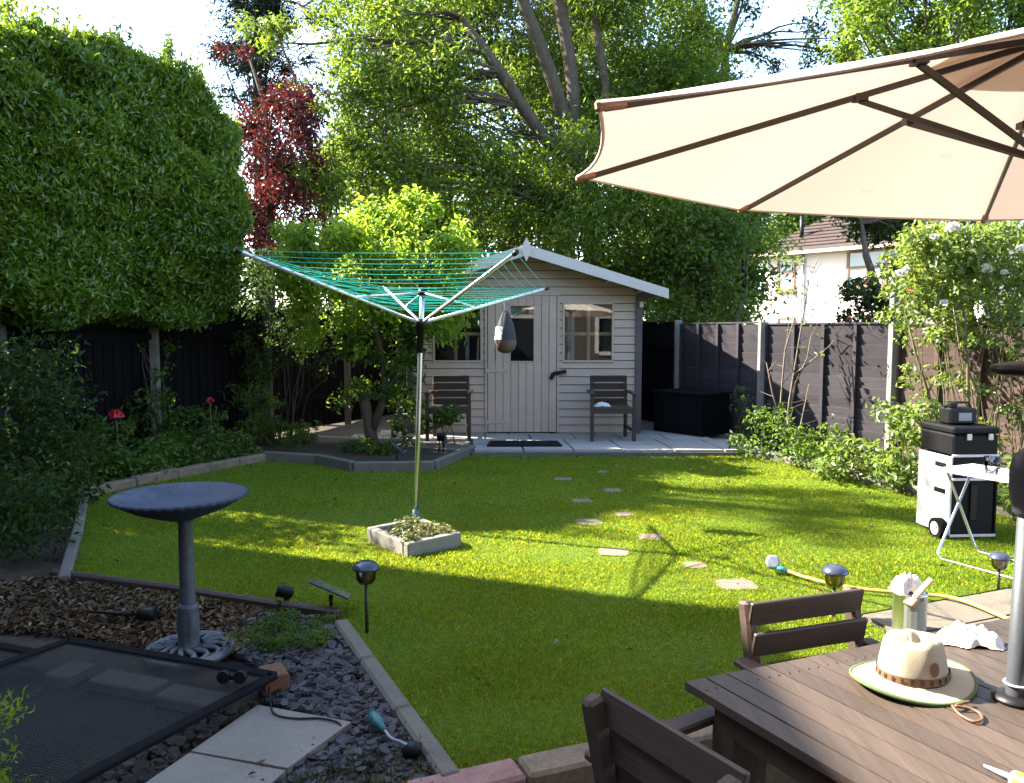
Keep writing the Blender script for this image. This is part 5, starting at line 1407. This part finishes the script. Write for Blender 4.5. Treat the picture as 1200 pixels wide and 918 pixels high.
cl = crown_clumps((-9, 11.1, 10.6), (2.4, 1.1, .8), 30, .28, .5, 140, .5); B = Vector((-9, 10.8, -.3))  # tree added out of view, crown placed to shade the far lawn
tree('unseen_shade_tree', 'unseen tall airy tree added left of the view to dapple the lawn', B, [([B, B + Vector((0, 0, 6)), B + Vector((0, 0, 12.5))], [.2, .15, .04])], cl, 'ash', 420, .12, .07, 'bark', 50, .04, twig=3, up=.5, shell=.2)

# ================================================================== LITTLE TREE in the bed
B = G(437, 524, .05)
st = [([B, D(433, 500, B.y), D(428, 475, B.y), D(425, 460, B.y)], [.085, .075, .07, .05]),
      ([D(434, 508, B.y), D(447, 475, B.y - .05), D(452, 455, B.y - .05), D(446, 410, B.y - .05), D(436, 370, B.y - .1), D(430, 330, B.y)], [.06, .05, .045, .035, .03, .02]),
      ([D(449, 465, B.y - .05), D(462, 440, B.y), D(475, 400, B.y + .1), D(490, 340, B.y + .1)], [.035, .03, .022, .012])]
cl = []; field(395, 540, 258, 385, 9.2, 10.4, 46, .14, .27, 101); field(405, 500, 232, 275, 9.4, 10.2, 16, .12, .22, 102); field(325, 405, 270, 335, 9.0, 9.9, 30, .11, .21, 103); field(500, 545, 285, 330, 9.3, 10, 8, .1, .2, 109); field(400, 530, 265, 385, 10.2, 10.7, 26, .16, .28, 110); field(345, 425, 325, 420, 9.2, 10.0, 18, .10, .20, 111)
lt = tree('small_tree', 'small bright lime green tree with forked trunk in the bed by the shed', B, st, cl, 'lime', 3300, .09, .042, 'bark_dark', 46, .012, up=.5, droop=.1, shell=.0, loose=.34)
cl = []; field(388, 490, 375, 475, 9.4, 10.3, 46, .12, .22, 104); field(455, 505, 370, 445, 9.3, 10, 14, .10, .18, 105)
leaves_obj('lower_foliage', clump_leaves(cl, 1900, .085, .038, up=.4, shell=.15), L['mid'], lt)

# ================================================================== SHRUBS, left
def sh(name, label, u0, u1, v0, v1, d0, d1, k, r0, r1, mat, per, ln, wd, seed, zb=0.0, **kw):
    global cl
    cl = []; field(u0, u1, v0, v1, d0, d1, k, r0, r1, seed)
    cl = [(np.array([c[0], c[1], max(c[2], zb + r * .5)]), r) for c, r in cl]
    b = np.mean([c for c, _ in cl], 0); return shrub(name, label, (b[0], b[1], zb), cl, mat, per, ln, wd, **kw)
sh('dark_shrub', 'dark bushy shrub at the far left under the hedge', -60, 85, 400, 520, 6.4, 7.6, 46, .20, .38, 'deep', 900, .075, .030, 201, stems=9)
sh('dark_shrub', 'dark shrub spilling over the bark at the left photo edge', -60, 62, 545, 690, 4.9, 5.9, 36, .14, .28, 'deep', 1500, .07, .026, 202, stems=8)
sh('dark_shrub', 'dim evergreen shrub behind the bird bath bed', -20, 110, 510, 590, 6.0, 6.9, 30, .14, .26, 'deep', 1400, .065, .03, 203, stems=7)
sh('climbing_rose', 'leafy rose bush on the fence between hedge and little tree', 275, 400, 305, 440, 10.0, 11.0, 46, .16, .32, 'deep', 1300, .065, .035, 204, stems=10)
sh('climbing_rose', 'low dark rose branches against the second grey fence post', 265, 320, 395, 440, 10.2, 10.7, 9, .08, .16, 'mid', 1700, .06, .036, 205, stems=5)
sh('climbing_rose', 'thin rose shoots climbing the pale concrete fence post', 148, 205, 400, 475, 9.0, 9.3, 9, .06, .13, 'mid', 1700, .06, .038, 206, stems=5)
sh('fern_plant', 'leafy plant at the end of the left bed near the paving', 285, 375, 490, 540, 9.4, 10.3, 20, .10, .19, 'mid', 1600, .10, .026, 207, stems=5)
cl = []
for k in range(150):
    f = rng.random(); e = bedL[0].lerp(bedL[2], f); off = rng.uniform(.12, .9); p = e + Vector((-.86, .5, 0)) * off
    cl.append((np.array((p.x, p.y, rng.uniform(.05, .22 + .2 * min(off, .6)))), rng.uniform(.10, .20)))
tag(leaves_obj('ground_cover', clump_leaves(cl, 2300, .055, .034, up=.7, shell=.3), L['mid']), 'low leafy ground cover spilling along the left bed edging', 'ground cover', kind='stuff')
def flower(c, r, mat, parent, n=26):
    d = rnd_dir(n); d[:, 2] = np.abs(d[:, 2]) * .7; P = np.array(c) + d * r * .45; N = unit(d + rng.normal(size=(n, 3)) * .3); A = unit(np.cross(N, rnd_dir(n)) + d * .5)
    return leaves_obj('flower', leaf_geo(P, A, N, r * 1.1, r * .95, .25), mat, parent)
def flowerplant(name, label, u0, u1, v0, v1, d, flowers, mat, seed):
    t = sh(name, label, u0, u1, v0, v1, d - .2, d + .2, 16, .08, .16, mat, 2200, .09, .024, seed, cat='plant', stems=8)
    for u, v_, r, m_ in flowers:
        c = D(u, v_, d - .25); flower(c, r, m_, t); b = Vector(t.location)
        mb = MB(); mb.tube([(c.x, c.y, .05), (c.x + .01, c.y, c.z * .5), c], .005, 5); mb.build('flower_stem', M['cane'], t)
flowerplant('peony', 'tall green peony with one bright red flower in front of the concrete post', 105, 150, 490, 550, 8.0, [(136, 487, .085, M['red'])], 'mid', 221)
flowerplant('red_rose', 'taller leafy rose with a small pink red bloom beside the left bed', 210, 262, 478, 540, 9.2, [(246, 470, .06, M['red'])], 'mid', 222)

sh('unseen_shade_shrub', 'unseen tall dark evergreen shrub added left of the view to shade the lawn', -190, -45, 130, 520, 6.6, 7.5, 110, .22, .42, 'deep', 620, .09, .036, 210, stems=8)  # added beyond the left edge to keep sun off the left lawn
sh('bed_plant', 'mixed leafy plants along the fence foot between the two red flowers', 150, 235, 455, 525, 8.6, 9.6, 26, .12, .22, 'mid', 1300, .075, .034, 211, .05, stems=6)
sh('bed_plant', 'upright leafy stems beside the second grey post in the left bed', 275, 330, 455, 520, 9.6, 10.4, 20, .10, .2, 'mid', 1500, .09, .022, 212, .05, stems=6, up=.2)
# bed under the little tree
sh('lily_plant', 'clump of strap leaved plants at the foot of the little tree', 405, 465, 522, 540, 9.0, 9.7, 14, .07, .13, 'mid', 1900, .14, .018, 231, .05, stems=0, up=.1)
sh('potted_plant', 'bright leafy plant in front of the left shed chair', 505, 545, 478, 500, 9.7, 10.0, 7, .08, .15, 'mid', 1500, .11, .045, 232, .05, stems=4)
sh('young_shrub', 'sprawling leafy shoots left of the shed chair', 462, 500, 470, 522, 9.7, 10.0, 10, .09, .16, 'mid', 1300, .09, .045, 233, .05, stems=5)
sh('thyme_mat', 'low dark green creeping plant beside the bird bath base', 300, 385, 742, 772, 3.55, 3.95, 60, .03, .06, 'mid', 36000, .02, .011, 234, .0, stems=0)
sh('weed_tuft', 'small yellowish tuft just right of the bird bath foot', 255, 290, 745, 765, 3.5, 3.8, 16, .025, .05, 'sedum', 26000, .024, .010, 235, .0, stems=0)
sh('weed_tuft', 'tiny green weed growing against the concrete edging', 475, 495, 850, 866, 2.85, 2.95, 5, .018, .03, 'lime', 16000, .03, .014, 236, .0, stems=2)
sh('weed_tuft', 'small green weed in the slate chips at the bottom of the photo', 455, 475, 893, 915, 2.6, 2.7, 4, .018, .03, 'mid', 14000, .03, .009, 237, .0, stems=0)
sh('juniper_bush', 'bright green feathery bush cut off at the bottom left corner', -50, 18, 830, 960, 2.15, 2.4, 26, .05, .10, 'lime', 7000, .030, .007, 238, .0, stems=6, up=.3)

# ================================================================== RIGHT BED
sh('bed_shrub', 'dense leafy shrub in the right bed beside the storage box', 865, 930, 480, 550, 8.9, 9.9, 30, .13, .24, 'mid', 1700, .06, .030, 301, .03, stems=7)
sh('bed_shrub', 'dark green shrub in the middle of the right bed', 925, 985, 500, 560, 8.3, 9.2, 26, .12, .22, 'mid', 1800, .06, .030, 302, .03, stems=6)
sh('bed_shrub', 'broad leaved pale green shrub beneath the tall concrete post', 965, 1040, 520, 580, 7.5, 8.3, 26, .11, .2, 'rose', 1500, .075, .042, 303, .03, stems=6)
sh('bed_shrub', 'sunlit sprawling bush left of the tool trolley', 1030, 1095, 480, 585, 7.0, 7.9, 34, .11, .22, 'rose', 1500, .075, .045, 304, .03, stems=8)
sh('bed_shrub', 'low green plants at the foot of the rose, right of the trolley', 1160, 1260, 540, 620, 6.0, 7.0, 24, .10, .2, 'rose', 1500, .07, .042, 305, .03, stems=5)
sh('catmint', 'spiky upright grey green stems near the storage box', 862, 885, 450, 500, 9.6, 10, 8, .06, .10, 'mid', 1800, .05, .016, 306, .03, stems=6)
# sapling with bare stems on the fence
t = thing('sapling', 'thin nearly bare sapling against the middle of the dark fence', 'sapling', (3.42, 9.5, .03)); mb = MB()
for pts in ([(918, 540), (925, 470), (938, 390), (948, 330), (960, 300)], [(916, 540), (915, 470), (920, 410), (935, 360), (930, 310)], [(920, 520), (932, 450), (946, 420), (950, 395)], [(917, 500), (905, 460), (898, 425)], [(920, 530), (938, 500), (948, 450)], [(930, 440), (955, 420), (985, 395)]):
    P = [D(u, v_, 9.45) for u, v_ in pts]; mb.tube(P, [.014 * (1 - .7 * i / (len(P) - 1)) for i in range(len(P))], 6)
    for i in range(len(P) - 1):
        for _ in range(3):
            a = P[i].lerp(P[i + 1], rng.random()); b = a + Vector((rng.normal() * .15, rng.normal() * .1, abs(rng.normal()) * .15)); mb.tube([a, b], [.005, .002], 4, False)
mb.build('stem', M['twig'], t)
cl = []; field(905, 965, 300, 350, 9.2, 9.7, 12, .05, .12, 311); field(900, 990, 350, 440, 9.2, 9.7, 10, .04, .08, 312)
leaves_obj('foliage', clump_leaves(cl, 1500, .05, .028, shell=.1), L['rose'], t)
# climbing white rose, right
cr = thing('climbing_rose', 'tall climbing rose with white blooms and many canes against the brown fence', 'rose', (4.35, 7.1, .03)); mb = MB()
for k in range(44):
    u0 = rng.uniform(1105, 1235); d0 = rng.uniform(6.6, 7.6); u1 = u0 + rng.normal() * 32 + rng.uniform(-45, 10); v1 = rng.uniform(260, 400)
    a = D(u0, 585, d0); b = D(u1, v1, d0 + .2); m_ = a.lerp(b, .5) + Vector((rng.normal() * .08, rng.normal() * .06, 0))
    r0 = rng.uniform(.004, .008) if k > 4 else .018; mb.tube([a, a.lerp(m_, .5) + Vector((rng.normal() * .02, 0, 0)), m_, m_.lerp(b, .5) + Vector((rng.normal() * .04, 0, 0)), b], [r0, r0 * .9, r0 * .8, r0 * .6, r0 * .4], 6)
mb.build('cane', M['cane'], cr)
cl = []; field(1062, 1160, 268, 350, 6.5, 7.7, 130, .10, .20, 321); field(1075, 1150, 345, 400, 6.6, 7.5, 34, .07, .15, 322); field(1150, 1240, 262, 340, 6.5, 7.6, 70, .08, .17, 323); field(1085, 1130, 400, 450, 6.8, 7.4, 7, .06, .11, 324); field(1055, 1085, 380, 470, 7.5, 8.0, 12, .06, .12, 325); field(1085, 1250, 400, 560, 6.7, 7.7, 60, .06, .13, 326); field(1035, 1090, 285, 385, 7.6, 8.3, 34, .09, .17, 327); field(1140, 1250, 330, 410, 6.8, 7.6, 36, .08, .15, 328); field(1120, 1270, 275, 400, 7.6, 8.3, 44, .12, .22, 329)
leaves_obj('foliage', clump_leaves(cl, 2000, .06, .034, up=.5, shell=.15), L['rose'], cr)
for u, v_, r in ((1117, 268, .075), (1095, 279, .05), (1155, 316, .07), (1195, 292, .05), (1107, 355, .045), (1140, 295, .035), (1054, 322, .06), (1177, 320, .04), (1062, 316, .04)):
    flower(D(u, v_, 6.55), r, M['petal'], cr, 20)
flower(D(1065, 343, 6.7), .05, M['red'], cr, 14)
